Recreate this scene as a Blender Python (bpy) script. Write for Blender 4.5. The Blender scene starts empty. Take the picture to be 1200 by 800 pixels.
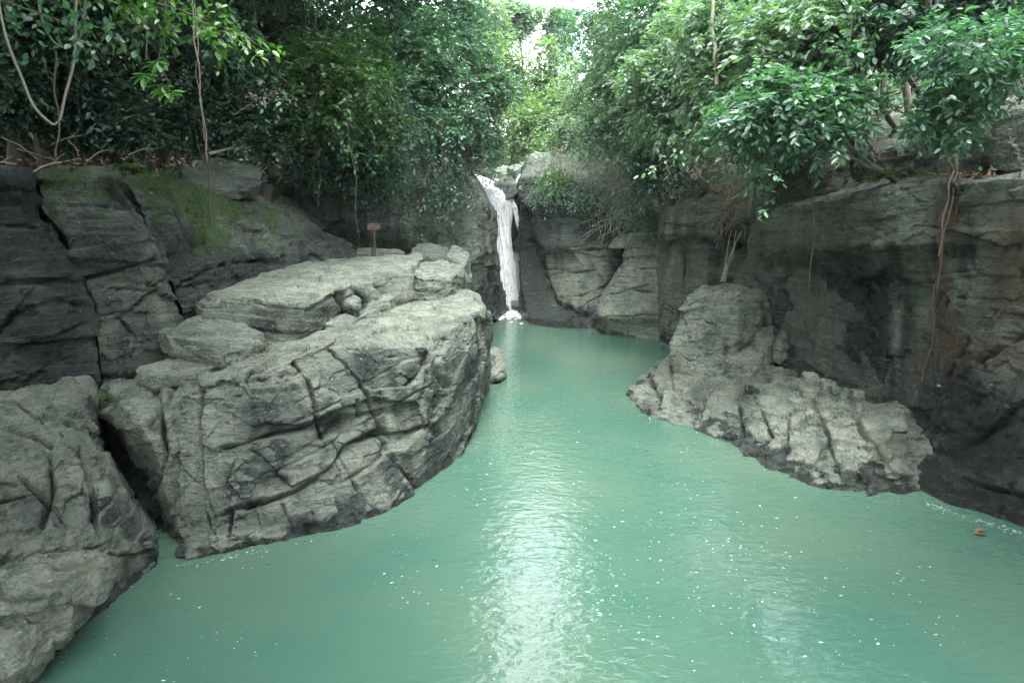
import bpy, bmesh, math, random
import numpy as np
from mathutils import Vector
R = math.radians
scene = bpy.context.scene
COL = scene.collection

# ------------------------------------------------------------------ camera
F_PX, CAM_H, PITCH = 700.0, 6.0, R(11.31)
CP, SP = math.cos(PITCH), math.sin(PITCH)
cam_d = bpy.data.cameras.new('camera'); cam = bpy.data.objects.new('camera', cam_d); COL.objects.link(cam)
cam.location = (0, 0, CAM_H); cam.rotation_euler = (R(90) - PITCH, 0, 0)
cam_d.sensor_width = 36; cam_d.lens = 36 * F_PX / 1200; cam_d.clip_start = .1; cam_d.clip_end = 800
scene.camera = cam

# ------------------------------------------------------------------ light
SUN_EL, SUN_AZ = R(68), R(178)          # azimuth of the sun, clockwise from +Y
SKY_STRENGTH, SUN_STRENGTH, EXPOSURE = .15, .5, 3.55
w = bpy.data.worlds.new('World'); scene.world = w; w.use_nodes = True
nt = w.node_tree; nt.nodes.clear()
sky = nt.nodes.new('ShaderNodeTexSky'); sky.sky_type = 'NISHITA'; sky.sun_disc = False
sky.sun_elevation = SUN_EL; sky.sun_rotation = SUN_AZ; sky.air_density = 1.0; sky.dust_density = 2.5; sky.ozone_density = 1.0
hs = nt.nodes.new('ShaderNodeHueSaturation'); hs.inputs['Saturation'].default_value = .18      # thin white cloud
bg = nt.nodes.new('ShaderNodeBackground'); bg.inputs['Strength'].default_value = SKY_STRENGTH
wo = nt.nodes.new('ShaderNodeOutputWorld')
nt.links.new(sky.outputs[0], hs.inputs['Color']); nt.links.new(hs.outputs[0], bg.inputs['Color']); nt.links.new(bg.outputs[0], wo.inputs['Surface'])
sd = bpy.data.lights.new('sun', 'SUN'); sd.energy = SUN_STRENGTH; sd.angle = R(20); sd.color = (1, .96, .9)
so = bpy.data.objects.new('sun', sd); COL.objects.link(so)
sdir = Vector((math.sin(SUN_AZ) * math.cos(SUN_EL), math.cos(SUN_AZ) * math.cos(SUN_EL), math.sin(SUN_EL)))
so.rotation_euler = sdir.to_track_quat('Z', 'Y').to_euler()
scene.view_settings.view_transform = 'Standard'; scene.view_settings.look = 'None'
scene.view_settings.exposure = EXPOSURE; scene.view_settings.gamma = 1
scene.cycles.max_bounces = 8; scene.cycles.diffuse_bounces = 2; scene.cycles.glossy_bounces = 3
scene.cycles.transmission_bounces = 4; scene.cycles.volume_bounces = 1; scene.cycles.sample_clamp_indirect = 8
scene.cycles.use_adaptive_sampling = True; scene.cycles.adaptive_threshold = .02

# ------------------------------------------------------------------ helpers
def ray(px, py):
    u, v = (px - 600) / F_PX, -(py - 400) / F_PX
    return np.array((u, CP + v * SP, v * CP - SP))
def P(px, py, Y):                        # the world point seen at a place of the photograph, Y metres away
    r = ray(px, py); return np.array((0, 0, CAM_H)) + r * (Y / r[1])
def W(px, py, z=0.0):                    # ... lying at height z
    r = ray(px, py); return np.array((0, 0, CAM_H)) + r * ((z - CAM_H) / r[2])
def proj(p):
    q = p - np.array((0, 0, CAM_H))
    f = q[:, 1] * CP - q[:, 2] * SP; up = q[:, 1] * SP + q[:, 2] * CP
    f = np.maximum(f, .2)
    return 600 + F_PX * q[:, 0] / f, 400 - F_PX * up / f
def sstep(a, b, x):
    t = np.clip((x - a) / (b - a), 0, 1); return t * t * (3 - 2 * t)

_r = np.random.RandomState(7)
PERM = _r.permutation(256); PERM = np.concatenate([PERM, PERM, PERM])
GR = _r.normal(size=(256, 3)); GR /= np.linalg.norm(GR, axis=1)[:, None]
RV = _r.rand(256, 4)
def hsh(i):
    i = i & 255
    return PERM[PERM[PERM[i[..., 0]] + i[..., 1]] + i[..., 2]]
def noise(p):
    i = np.floor(p).astype(np.int64); f = p - i; u = f * f * f * (f * (f * 6 - 15) + 10)
    out = 0
    for dx in (0, 1):
        wx = u[:, 0] if dx else 1 - u[:, 0]
        for dy in (0, 1):
            wy = u[:, 1] if dy else 1 - u[:, 1]
            for dz in (0, 1):
                wz = u[:, 2] if dz else 1 - u[:, 2]
                g = GR[hsh(i + np.array((dx, dy, dz)))]
                out = out + wx * wy * wz * ((f - np.array((dx, dy, dz))) * g).sum(1)
    return out * 1.5
def fbm(p, oct=4, gain=.5, ridged=False):
    a, s, o = 1.0, 0, 0
    for k in range(oct):
        n = noise(p * 2.03 ** k + 17.3 * k)
        o = o + a * ((1 - 2 * np.abs(n)) if ridged else n); s += a; a *= gain
    return o / s
def worley(p):
    i = np.floor(p).astype(np.int64)
    f1 = np.full(len(p), 9.0); f2 = f1.copy(); ih = np.zeros(len(p), np.int64); vec = np.zeros_like(p)
    for dx in (-1, 0, 1):
        for dy in (-1, 0, 1):
            for dz in (-1, 0, 1):
                c = i + np.array((dx, dy, dz)); h = hsh(c); dv = p - c - RV[h, :3]
                d = np.sqrt((dv * dv).sum(1))
                m = d < f1
                f2 = np.where(m, f1, np.minimum(f2, d)); ih = np.where(m, h, ih); vec = np.where(m[:, None], dv, vec); f1 = np.where(m, d, f1)
    return f1, f2, ih, vec
def facets(q, vs, dist=.12):
    """chipped stone: every cell is a slightly tilted plane"""
    w = q / vs * np.array((1, 1, 1.3))
    w = w + dist * np.stack([noise(w * 1.3 + 3), noise(w * 1.3 + 40), noise(w * 1.3 + 80)], 1) + .05 * np.stack([noise(w * 4 + 3), noise(w * 4 + 40), noise(w * 4 + 80)], 1)
    f1, f2, ih, vec = worley(w)
    return (GR[(ih + 91) & 255] * vec).sum(1) * 1.9 + .7 * (RV[ih, 3] - .5), f2 - f1

def link_mesh(name, verts, faces, mat, parent=None, smooth=False, attrs=None, color=None):
    """faces: (n,3)/(n,4) array or a list of such arrays"""
    me = bpy.data.meshes.new(name)
    verts = np.asarray(verts, dtype=np.float64)
    fl = faces if isinstance(faces, list) else [faces]
    fl = [np.asarray(f, dtype=np.int32) for f in fl if len(f)]
    off = np.zeros(3)
    if parent is not None: off = np.array(parent.location)
    me.vertices.add(len(verts)); me.vertices.foreach_set('co', (verts - off).astype(np.float32).ravel())
    lv = np.concatenate([f.ravel() for f in fl]); cnt = np.concatenate([np.full(len(f), f.shape[1], np.int32) for f in fl])
    me.loops.add(len(lv)); me.loops.foreach_set('vertex_index', lv)
    me.polygons.add(len(cnt)); st = np.concatenate([[0], np.cumsum(cnt)[:-1]]).astype(np.int32)
    me.polygons.foreach_set('loop_start', st); me.polygons.foreach_set('loop_total', cnt)
    me.polygons.foreach_set('use_smooth', np.full(len(cnt), smooth))
    for k, a in (attrs or {}).items():
        a = np.asarray(a, np.float32)
        if a.ndim == 2:
            me.attributes.new(k, 'FLOAT_COLOR', 'POINT').data.foreach_set('color', a.ravel())
        else:
            me.attributes.new(k, 'FLOAT', 'POINT').data.foreach_set('value', a)
    me.update(calc_edges=True); me.materials.append(mat)
    o = bpy.data.objects.new(name, me); COL.objects.link(o)
    if parent is not None: o.parent = parent
    if color is not None: o.color = (*color, 1)
    return o
def tag(o, label=None, cat=None, group=None, kind=None):
    for k, v in (('label', label), ('category', cat), ('group', group), ('kind', kind)):
        if v: o[k] = v
    return o
def empty(name, loc, label, cat, group=None):
    o = bpy.data.objects.new(name, None); COL.objects.link(o); o.location = tuple(float(a) for a in loc)
    o.empty_display_size = .3
    return tag(o, label, cat, group)

# ------------------------------------------------------------------ materials
class NT:
    def __init__(s, name):
        s.m = bpy.data.materials.new(name); s.m.use_nodes = True; s.t = s.m.node_tree; s.t.nodes.clear()
        s.out = s.n('OutputMaterial')
    def n(s, kind, **kw):
        nd = s.t.nodes.new('ShaderNode' + kind)
        for k, v in kw.items():
            if k in nd.bl_rna.properties: setattr(nd, k, v)
            else: nd.inputs[k.replace('_', ' ')].default_value = v
        return nd
    def l(s, a, b): s.t.links.new(a, b)
    def noise(s, vec, scale, detail=4, rough=.55, dist=0.0):
        nd = s.n('TexNoise'); nd.inputs['Scale'].default_value = scale; nd.inputs['Detail'].default_value = detail
        nd.inputs['Roughness'].default_value = rough; nd.inputs['Distortion'].default_value = dist
        s.l(vec, nd.inputs['Vector']); return nd.outputs['Fac']
    def ramp(s, x, stops):
        r = s.n('ValToRGB'); e = r.color_ramp.elements
        while len(e) < len(stops): e.new(.5)
        for el, (p, c) in zip(e, stops):
            el.position = p; el.color = (c, c, c, 1) if not hasattr(c, '__len__') else (*c, 1)
        s.l(x, r.inputs[0]); return r.outputs[0]
    def mix(s, f, a, b, mode='MIX'):
        m = s.n('MixRGB', blend_type=mode)
        for sock, v in ((m.inputs[0], f), (m.inputs[1], a), (m.inputs[2], b)):
            if hasattr(v, 'is_linked') or hasattr(v, 'links'): s.l(v, sock)
            elif hasattr(v, '__len__'): sock.default_value = (*v, 1)
            else: sock.default_value = v
        return m.outputs[0]
    def math(s, op, a, b=0.0, clamp=False):
        m = s.n('Math', operation=op, use_clamp=clamp)
        for sock, v in ((m.inputs[0], a), (m.inputs[1], b)):
            if hasattr(v, 'links'): s.l(v, sock)
            else: sock.default_value = v
        return m.outputs[0]

def rock_material():
    t = NT('sandstone'); co = t.n('TexCoord').outputs['Object']
    at = t.n('Attribute', attribute_name='paint'); sp = t.n('SeparateColor'); t.l(at.outputs['Color'], sp.inputs[0])
    dark, moss, rust, wet = sp.outputs[0], sp.outputs[1], sp.outputs[2], at.outputs['Alpha']
    n1 = t.noise(co, .7, 5, .6); n2 = t.noise(co, 2.6, 9, .7); n3 = t.noise(co, 15, 8, .72); n4 = t.noise(co, 38, 5, .7); n5 = t.noise(co, 1.5, 6, .65, .6); n6 = t.noise(co, 5.5, 7, .7)
    base = t.mix(t.ramp(n1, [(.34, 0), (.64, 1)]), (.16, .18, .155), (.28, .295, .25))
    base = t.mix(t.ramp(n5, [(.5, 0), (.66, .7)]), base, (.23, .21, .165))                       # warm silt
    base = t.mix(t.ramp(n2, [(.38, .7), (.54, 0)]), base, (.095, .115, .09))                     # thin grey-green lichen
    patch = t.ramp(n5, [(.36, 1), (.56, .15)])
    base = t.mix(t.math('MULTIPLY', t.ramp(n3, [(.38, 1), (.54, 0)]), patch), base, (.035, .047, .038))
    base = t.mix(t.ramp(n6, [(.33, .6), (.46, 0)]), base, (.06, .072, .06))
    base = t.mix(t.ramp(n3, [(.58, 0), (.7, .5)]), base, (.36, .38, .34))
    base = t.mix(t.ramp(n4, [(.36, .55), (.5, 0)]), base, (.05, .058, .05))
    mp = t.n('Mapping'); mp.inputs['Scale'].default_value = (.9, .9, 9); mp.inputs['Rotation'].default_value = (R(8), R(-7), 0); t.l(co, mp.inputs['Vector'])
    bed = t.noise(mp.outputs[0], 1.6, 8, .68, .8)
    base = t.mix(t.ramp(bed, [(.4, .5), (.5, 0)]), base, (.055, .066, .057))
    base = t.mix(t.ramp(bed, [(.58, 0), (.68, .4)]), base, (.3, .32, .28))
    base = t.mix(1.0, base, (1.02, 1.1, 1.06), 'MULTIPLY')
    # dark paint, stain and put-in shade alike, breaking up at its edges
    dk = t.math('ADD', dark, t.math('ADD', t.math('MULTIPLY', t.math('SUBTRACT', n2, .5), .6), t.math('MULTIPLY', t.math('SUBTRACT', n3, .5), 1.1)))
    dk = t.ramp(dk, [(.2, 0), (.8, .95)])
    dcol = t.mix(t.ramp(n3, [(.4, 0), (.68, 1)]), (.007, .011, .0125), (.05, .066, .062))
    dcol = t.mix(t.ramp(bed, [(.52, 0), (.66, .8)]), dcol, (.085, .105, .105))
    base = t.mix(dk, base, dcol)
    base = t.mix(t.math('MULTIPLY', t.ramp(n3, [(.6, 0), (.68, .75)]), t.ramp(n5, [(.4, 0), (.55, 1)])), base, (.2, .225, .21))
    ru = t.math('ADD', rust, t.math('MULTIPLY', t.math('SUBTRACT', n2, .5), 1.0)); ru = t.ramp(ru, [(.3, 0), (.8, .8)])
    base = t.mix(ru, base, t.mix(n3, (.055, .04, .028), (.14, .105, .072)))
    mo = t.math('ADD', moss, t.math('ADD', t.math('MULTIPLY', t.math('SUBTRACT', n3, .5), 2.0), t.math('MULTIPLY', t.math('SUBTRACT', n2, .5), 1.2))); mo = t.ramp(mo, [(.42, 0), (.62, .9)])
    base = t.mix(mo, base, t.mix(n4, (.014, .036, .009), (.042, .085, .018)))
    li = t.ramp(t.noise(co, 13, 3, .5), [(.68, 0), (.73, 1)])
    base = t.mix(t.math('MULTIPLY', li, .28), base, (.62, .66, .6))
    wt = t.ramp(t.math('ADD', wet, t.math('ADD', t.math('MULTIPLY', t.math('SUBTRACT', n2, .5), 1.0), t.math('MULTIPLY', t.math('SUBTRACT', n3, .5), .8))), [(.3, 0), (.85, 1)])
    base = t.mix(wt, base, t.mix(1.0, base, t.mix(t.ramp(n6, [(.4, 0), (.6, 1)]), (.07, .09, .11), (.32, .36, .38)), 'MULTIPLY'))
    b = t.n('BsdfPrincipled')
    t.l(base, b.inputs['Base Color'])
    t.l(t.mix(wt, t.mix(dk, (.3,) * 3, (.2,) * 3), (.5,) * 3), b.inputs['Specular IOR Level'])
    rg = t.mix(wt, t.mix(dk, (.9,) * 3, (.6,) * 3), (.24,) * 3); t.l(rg, b.inputs['Roughness'])
    h = t.math('ADD', t.math('ADD', t.math('MULTIPLY', n2, .9), t.math('MULTIPLY', bed, .9)), t.math('ADD', t.math('MULTIPLY', n3, .75), t.math('MULTIPLY', n4, .4)))
    bp = t.n('Bump', Strength=1.0, Distance=.13); t.l(h, bp.inputs['Height']); t.l(bp.outputs[0], b.inputs['Normal'])
    t.l(b.outputs[0], t.out.inputs['Surface']); return t.m
ROCK = rock_material()

def soil_material():
    t = NT('forest_soil'); co = t.n('TexCoord').outputs['Object']
    n = t.noise(co, 3, 8, .7); n2 = t.noise(co, 18, 5, .7)
    c = t.mix(n, (.02, .017, .012), (.06, .05, .035)); c = t.mix(t.ramp(n2, [(.5, 0), (.7, .7)]), c, (.09, .075, .05))
    b = t.n('BsdfPrincipled', Roughness=.95); t.l(c, b.inputs['Base Color'])
    bp = t.n('Bump', Strength=.7, Distance=.2); t.l(n2, bp.inputs['Height']); t.l(bp.outputs[0], b.inputs['Normal'])
    t.l(b.outputs[0], t.out.inputs['Surface']); return t.m
SOIL = soil_material()

def leaf_material(name='leaf', trans=.38, rough=.46):
    t = NT(name); oi = t.n('ObjectInfo'); at = t.n('Attribute', attribute_name='tint')
    c = t.mix(1.0, oi.outputs['Color'], t.ramp(at.outputs['Fac'], [(0, (.45, .5, .5)), (.5, (.95, .95, .95)), (.9, (1.5, 1.4, 1.2)), (1, (2.6, 2.0, .8))]), 'MULTIPLY')
    b = t.n('BsdfPrincipled', Roughness=rough); t.l(c, b.inputs['Base Color'])
    b.inputs['Specular IOR Level'].default_value = .85
    tr = t.n('BsdfTranslucent'); t.l(t.mix(1.0, c, (1.3, 1.6, .6), 'MULTIPLY'), tr.inputs['Color'])
    mx = t.n('MixShader'); mx.inputs[0].default_value = trans
    t.l(b.outputs[0], mx.inputs[1]); t.l(tr.outputs[0], mx.inputs[2]); t.l(mx.outputs[0], t.out.inputs['Surface']); return t.m
LEAF = leaf_material()

def bark_material():
    t = NT('bark'); co = t.n('TexCoord').outputs['Object']; oi = t.n('ObjectInfo')
    n = t.noise(co, 9, 6, .7); n2 = t.noise(co, 2.2, 3, .6)
    c = t.mix(n, t.mix(1.0, oi.outputs['Color'], (.45, .45, .45), 'MULTIPLY'), oi.outputs['Color'])
    c = t.mix(t.ramp(n2, [(.52, 0), (.7, .55)]), c, (.06, .085, .04))
    b = t.n('BsdfPrincipled', Roughness=.9); t.l(c, b.inputs['Base Color'])
    bp = t.n('Bump', Strength=.6, Distance=.03); t.l(n, bp.inputs['Height']); t.l(bp.outputs[0], b.inputs['Normal'])
    t.l(b.outputs[0], t.out.inputs['Surface']); return t.m
BARK = bark_material()

def water_material():
    t = NT('river_water'); co = t.n('TexCoord').outputs['Object']
    mp = t.n('Mapping'); mp.inputs['Scale'].default_value = (1, 1.7, 1); mp.inputs['Rotation'].default_value = (0, 0, R(14)); t.l(co, mp.inputs['Vector'])
    v = mp.outputs[0]
    n0 = t.noise(co, .22, 3, .5); n1 = t.noise(v, 1.1, 2, .5, .4); n2 = t.noise(v, 4.2, 3, .5, .5); n3 = t.noise(v, 13, 2, .5)
    c = t.mix(t.ramp(n0, [(.35, 0), (.65, 1)]), (.038, .097, .073), (.063, .112, .079))
    b = t.n('BsdfPrincipled', Roughness=.02, IOR=1.7); t.l(c, b.inputs['Base Color'])
    h = t.math('ADD', t.math('MULTIPLY', n1, .55), t.math('ADD', t.math('MULTIPLY', n2, .5), t.math('MULTIPLY', n3, .05)))
    bp = t.n('Bump', Strength=1.0, Distance=.032); t.l(h, bp.inputs['Height']); t.l(bp.outputs[0], b.inputs['Normal'])
    t.l(b.outputs[0], t.out.inputs['Surface']); return t.m
WATER = water_material()

def simple(name, col, rough=.7, spec=.5, var=0.0, scale=20):
    t = NT(name); b = t.n('BsdfPrincipled', Roughness=rough); b.inputs['Specular IOR Level'].default_value = spec
    if var:
        co = t.n('TexCoord').outputs['Object']; n = t.noise(co, scale, 4, .6)
        t.l(t.mix(n, tuple(a * (1 - var) for a in col), tuple(min(1, a * (1 + var)) for a in col)), b.inputs['Base Color'])
    else: b.inputs['Base Color'].default_value = (*col, 1)
    t.l(b.outputs[0], t.out.inputs['Surface']); return t.m
FOAM = simple('foam', (.3, .4, .36), .5)
FALL = None
def fall_material():
    t = NT('white_water'); co = t.n('TexCoord').outputs['Object']
    mp = t.n('Mapping'); mp.inputs['Scale'].default_value = (7, 7, .7); t.l(co, mp.inputs['Vector'])
    n = t.noise(mp.outputs[0], 1.0, 5, .6)
    b = t.n('BsdfPrincipled', Roughness=.45); t.l(t.mix(n, (.8, .85, .87), (.96, .97, .97)), b.inputs['Base Color'])
    bp = t.n('Bump', Strength=.6, Distance=.15); t.l(n, bp.inputs['Height']); t.l(bp.outputs[0], b.inputs['Normal'])
    tr = t.n('BsdfTranslucent'); tr.inputs['Color'].default_value = (.8, .86, .88, 1)
    mx = t.n('MixShader'); mx.inputs[0].default_value = .12; t.l(b.outputs[0], mx.inputs[1]); t.l(tr.outputs[0], mx.inputs[2])
    tp_ = t.n('BsdfTransparent'); m2 = t.n('MixShader'); t.l(t.ramp(t.noise(mp.outputs[0], 1.6, 2, .55), [(.3, .6), (.52, 0)]), m2.inputs[0])
    t.l(mx.outputs[0], m2.inputs[1]); t.l(tp_.outputs[0], m2.inputs[2]); t.l(m2.outputs[0], t.out.inputs['Surface']); return t.m
FALL = fall_material()
SIGN_RED = simple('sign_dark_red', (.055, .018, .022), .6); SIGN_WHITE = simple('sign_white', (.11, .1, .1), .6)
POST = simple('rusty_post', (.05, .028, .024), .85, var=.5, scale=12)
DRY = simple('dry_leaf', (.085, .05, .025), .7, var=.5, scale=30)
LITTER = simple('leaf_litter', (.12, .065, .04), .85, var=.7, scale=8)
STRAW = simple('dry_stem', (.3, .25, .19), .85, var=.35, scale=3)

# ------------------------------------------------------------------ rock builders
def seg_dist(px, py, pts, signed=False):
    d = np.full(len(px), 1e9); sg = np.zeros(len(px))
    for (ax, ay), (bx, by) in zip(pts[:-1], pts[1:]):
        vx, vy = bx - ax, by - ay; L2 = vx * vx + vy * vy + 1e-9
        t = np.clip(((px - ax) * vx + (py - ay) * vy) / L2, 0, 1)
        e = np.hypot(px - ax - t * vx, py - ay - t * vy); m = e < d
        sg = np.where(m, np.tanh((vx * (py - ay) - vy * (px - ax)) / math.sqrt(L2) / 1.5), sg); d = np.minimum(d, e)
    return (d, sg) if signed else d
def relief(p, seed=0, lump=.12, ls=1.3, strata=.06, th=.45, dip=(.12, .1, 1), vor=.08, vs=1.0, fine=.03, **kw):
    q = p + seed * 13.7
    d = lump * fbm(q / ls, 3) * 1.4
    if strata:
        n = np.array(dip, float); n /= np.linalg.norm(n)
        s = (q @ n) / th + .55 * fbm(q / 2.5, 2); k = np.floor(s); f = s - k
        r0 = RV[(k.astype(int) * 37 + seed) & 255, 0]; r1 = RV[((k.astype(int) + 1) * 37 + seed) & 255, 0]
        g = sstep(.9, 1, f)
        d = d + strata * 2 * ((r0 * (1 - g) + r1 * g) - .5) - strata * .8 * np.exp(-((f - .9) / .045) ** 2) * sstep(-.05, .3, fbm(q / 1.7 + 5, 2))
    if vor:
        p1, e1 = facets(q, vs); p2, e2 = facets(q + 50, vs * .38, .15)
        d = d + vor * (p1 - .25 * np.exp(-(e1 / .03) ** 2)) + vor * .36 * (p2 - .3 * np.exp(-(e2 / .045) ** 2))
    d = d + fine * fbm(q / .32, 4, .6) * 1.6 + fine * .8 * (fbm(q / .55 + 9, 3, .55, True) - .3)
    d = d + fine * .55 * (fbm(q / .17 + 21, 3, .6, True) - .35) - fine * 1.1 * sstep(.28, .5, fbm(q / .22 + 77, 2))
    return d
def paint_of(p, nrm, px, py, seed, dark=0.0, streak=0.0, wet=.35, moss=0.0, spots=()):
    q = p + seed * 3.1
    dk = dark + .22 * fbm(q / 1.6, 3)
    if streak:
        dk = dk + streak * sstep(-.15, .35, fbm(q * np.array((1.5, 1.5, .16)), 4)) * (1 - sstep(.45, .8, nrm[:, 2]))  # vertical streaks that darken steep faces and spare the tops
    mo = moss * sstep(.1, .8, nrm[:, 2] + .5 * fbm(q / .8, 3))
    ru = np.zeros(len(p))
    wt = 1 - sstep(wet * .3, wet * .9, p[:, 2] + .5 * fbm(q / .45, 4, .65) + .5 * fbm(q / 1.8, 2)) if wet else np.zeros(len(p))
    for kind, x, y, rx, ry, a in spots:
        jx = 9 * fbm(q / .5 + 3, 3); jy = 9 * fbm(q / .5 + 30, 3)
        m = a * np.exp(-(((px - x + jx) / rx) ** 2 + ((py - y + jy) / ry) ** 2))
        if kind == 'dark': dk = dk + m  # stain; in hollows and gaps also shade put into the colour
        elif kind == 'moss': mo = mo + m
        elif kind == 'rust': ru = ru + m
        elif kind == 'pale': dk = dk - m
        elif kind == 'wet': wt = wt + m
    return np.clip(np.stack([dk, mo, ru, wt], 1), 0, 1)
def vnormals(v, f):
    n = np.zeros_like(v)
    a, b, c, d = v[f[:, 0]], v[f[:, 1]], v[f[:, 2]], v[f[:, 3]]
    fn = np.cross(c - a, d - b)
    for k in range(4): np.add.at(n, f[:, k], fn)
    return n / (np.linalg.norm(n, axis=1)[:, None] + 1e-12)

def loft(name, rows, nu, nv, parent=None, smooth=3, seed=1, cracks=(), paint=None, label=None, cat=None, group=None, flip=False, **rel):
    """A rock surface through control rows (bottom to top); each point is (px, py, Y) or (px, py) on the water."""
    g = np.array([[(W(*c) if len(c) == 2 else P(*c)) if not isinstance(c, np.ndarray) else c for c in r] for r in rows])
    under = g[0].copy(); under[:, 2] = np.minimum(under[:, 2], .2) - 1.2
    back = g[-1].copy(); back[:, 1] += .8; back[:, 2] -= 2.5
    g = np.concatenate([under[None], g, back[None]])
    nr, nc = g.shape[:2]
    px, py = proj(g.reshape(-1, 3)); px = px.reshape(nr, nc); py = py.reshape(nr, nc)
    def knots(dx, dy, axis):
        L = np.clip(np.hypot(dx, dy), 8, 160).mean(axis=axis); return np.concatenate([[0], np.cumsum(L)])
    ku = knots(np.diff(px, axis=1), np.diff(py, axis=1), 0); kv = knots(np.diff(px, axis=0), np.diff(py, axis=0), 1)
    tu = np.linspace(0, ku[-1], nu); tv = np.linspace(0, kv[-1], nv)
    A = np.stack([[np.interp(tu, ku, g[r, :, k]) for r in range(nr)] for k in range(3)], -1)          # nr,nu,3
    B = np.stack([[np.interp(tv, kv, A[:, c, k]) for c in range(nu)] for k in range(3)], -1)          # nu,nv,3
    def sm(a, n):
        for _ in range(n):
            a[1:-1] = .25 * a[:-2] + .5 * a[1:-1] + .25 * a[2:]
            a[:, 1:-1] = .25 * a[:, :-2] + .5 * a[:, 1:-1] + .25 * a[:, 2:]
        return a
    B = sm(B, smooth)
    v = B.reshape(-1, 3)
    idx = np.arange(nu * nv).reshape(nu, nv)
    f = np.stack([idx[:-1, :-1], idx[1:, :-1], idx[1:, 1:], idx[:-1, 1:]], -1).reshape(-1, 4)
    if flip: f = f[:, ::-1]
    n = vnormals(v, f)
    x, y = proj(v)
    d = relief(v, seed, **rel)
    for pts, wd, dp in cracks:
        jx = 2 * noise(v * 1.6 + 7) + .8 * noise(v * 7); jy = 2 * noise(v * 1.6 + 50) + .8 * noise(v * 7 + 9)
        sdist, side = seg_dist(x + jx, y + jy, pts, True)
        q = v * 1.4 + len(pts) + pts[0][0] * .01; mod = .25 + 1.3 * sstep(-.25, .35, fbm(q, 3))
        d = d - (dp * 1.6 * mod * np.exp(-(sdist / (wd * (.2 + .34 * mod))) ** 1.1) + .3 * dp * side * np.exp(-sdist / (8 * wd))) * sstep(-.1, .5, v[:, 2])
    pre = v[:, 2].copy(); v = v + n * d[:, None]; v[:, 2] = np.where(pre > .05, np.maximum(v[:, 2], .3 * pre), v[:, 2])
    n = vnormals(v, f); x, y = proj(v)
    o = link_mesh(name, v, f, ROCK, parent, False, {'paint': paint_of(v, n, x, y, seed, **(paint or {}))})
    return tag(o, label, cat, group)

def hull(name, pts, cuts=4, parent=None, smooth=1, seed=1, paint=None, label=None, cat=None, group=None, cracks=(), **rel):
    """A block: the convex body of some corner points, subdivided, rounded and weathered."""
    pts = [np.asarray(p if isinstance(p, np.ndarray) else P(*p), float) for p in pts]
    bm = bmesh.new()
    for p in pts: bm.verts.new(p)
    r = bmesh.ops.convex_hull(bm, input=bm.verts)
    bmesh.ops.delete(bm, geom=[g for g in r['geom_interior'] if isinstance(g, bmesh.types.BMVert)], context='VERTS')
    bmesh.ops.triangulate(bm, faces=bm.faces)
    for _ in range(cuts):
        L = sorted(e.calc_length() for e in bm.edges); lim = L[int(len(L) * .35)]
        bmesh.ops.subdivide_edges(bm, edges=[e for e in bm.edges if e.calc_length() >= lim * .9], cuts=1, use_grid_fill=True)
        bmesh.ops.triangulate(bm, faces=bm.faces)
        bmesh.ops.smooth_vert(bm, verts=bm.verts, factor=.16 if _ > 0 else .05, use_axis_x=True, use_axis_y=True, use_axis_z=True)
    for _ in range(smooth):
        bmesh.ops.smooth_vert(bm, verts=bm.verts, factor=.5, use_axis_x=True, use_axis_y=True, use_axis_z=True)
    bm.normal_update(); bm.verts.index_update()
    v = np.array([a.co for a in bm.verts]); n = np.array([a.normal for a in bm.verts]); f = np.array([[a.index for a in q.verts] for q in bm.faces])
    bm.free()
    cen = v.mean(0); want = np.array(pts).max(0) - np.array(pts).min(0); have = v.max(0) - v.min(0)
    v = cen + (v - cen) * np.clip(want / have, 1, 1.25)
    x, y = proj(v); d = relief(v, seed, **rel)
    for cp, wd, dp in cracks: d = d - dp * np.exp(-(seg_dist(x, y, cp) / wd) ** 2)
    v = v + n * d[:, None]; x, y = proj(v)
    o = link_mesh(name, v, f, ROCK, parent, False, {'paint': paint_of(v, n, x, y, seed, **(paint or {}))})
    return tag(o, label, cat, group)

def blob_pts(c, rad, n=14, seed=0, flat=.0):
    r = np.random.RandomState(seed); p = r.normal(size=(n * 2, 3)); p /= np.linalg.norm(p, axis=1)[:, None]
    p = np.sign(p) * np.abs(p) ** .7
    return [np.asarray(c) + q * np.array(rad) for q in p]

# ------------------------------------------------------------------ terrain
XL = ([-40, 8, 14, 17, 21, 26, 30, 36, 42, 48], [-9, -10.8, -10.8, -10.5, -9, -7.5, -6, -5, -4.5, -6])
XR = ([-40, 4, 10, 16, 21, 29, 34, 42, 48], [13, 13, 12.6, 12.0, 12.2, 13.0, 11.5, 10.5, 9])
def ground_h(x, y):
    x = np.asarray(x, float); y = np.asarray(y, float)
    dl = np.interp(y, *XL) - x; dr = x - np.interp(y, *XR)
    d = np.maximum(dl, dr)
    left = dl > dr
    rise = sstep(0, 1.4, d)
    flat = np.where(left, 3.0, 1.2); slope = np.where(left, .62, .8)
    h = -2.2 + rise * 8.6 + slope * np.maximum(0, d - flat)
    back = sstep(42.5, 44.5, y)
    hb = 8.6 + .16 * np.maximum(0, y - 44) + .75 * np.maximum(0, np.abs(x - 2.5) - 3.5)
    h = np.maximum(h, -2.2 + back * (hb + 2.2))
    behind = sstep(-2, -30, y)
    return h
gx, gy = np.meshgrid(np.concatenate([np.linspace(-90, -32, 10), np.linspace(-30, 30, 121), np.linspace(32, 90, 10)]),
                     np.concatenate([np.linspace(-60, -12, 10), np.linspace(-10, 80, 121), np.linspace(84, 140, 8)]), indexing='ij')
gz = np.minimum(ground_h(gx, gy), 32)
tp = np.stack([gx, gy, gz], -1).reshape(-1, 3)
tp[:, 2] += np.where(tp[:, 2] > 5, .5 * fbm(tp / 2.5, 4) + .15 * fbm(tp / .8, 2), 0)
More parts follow.
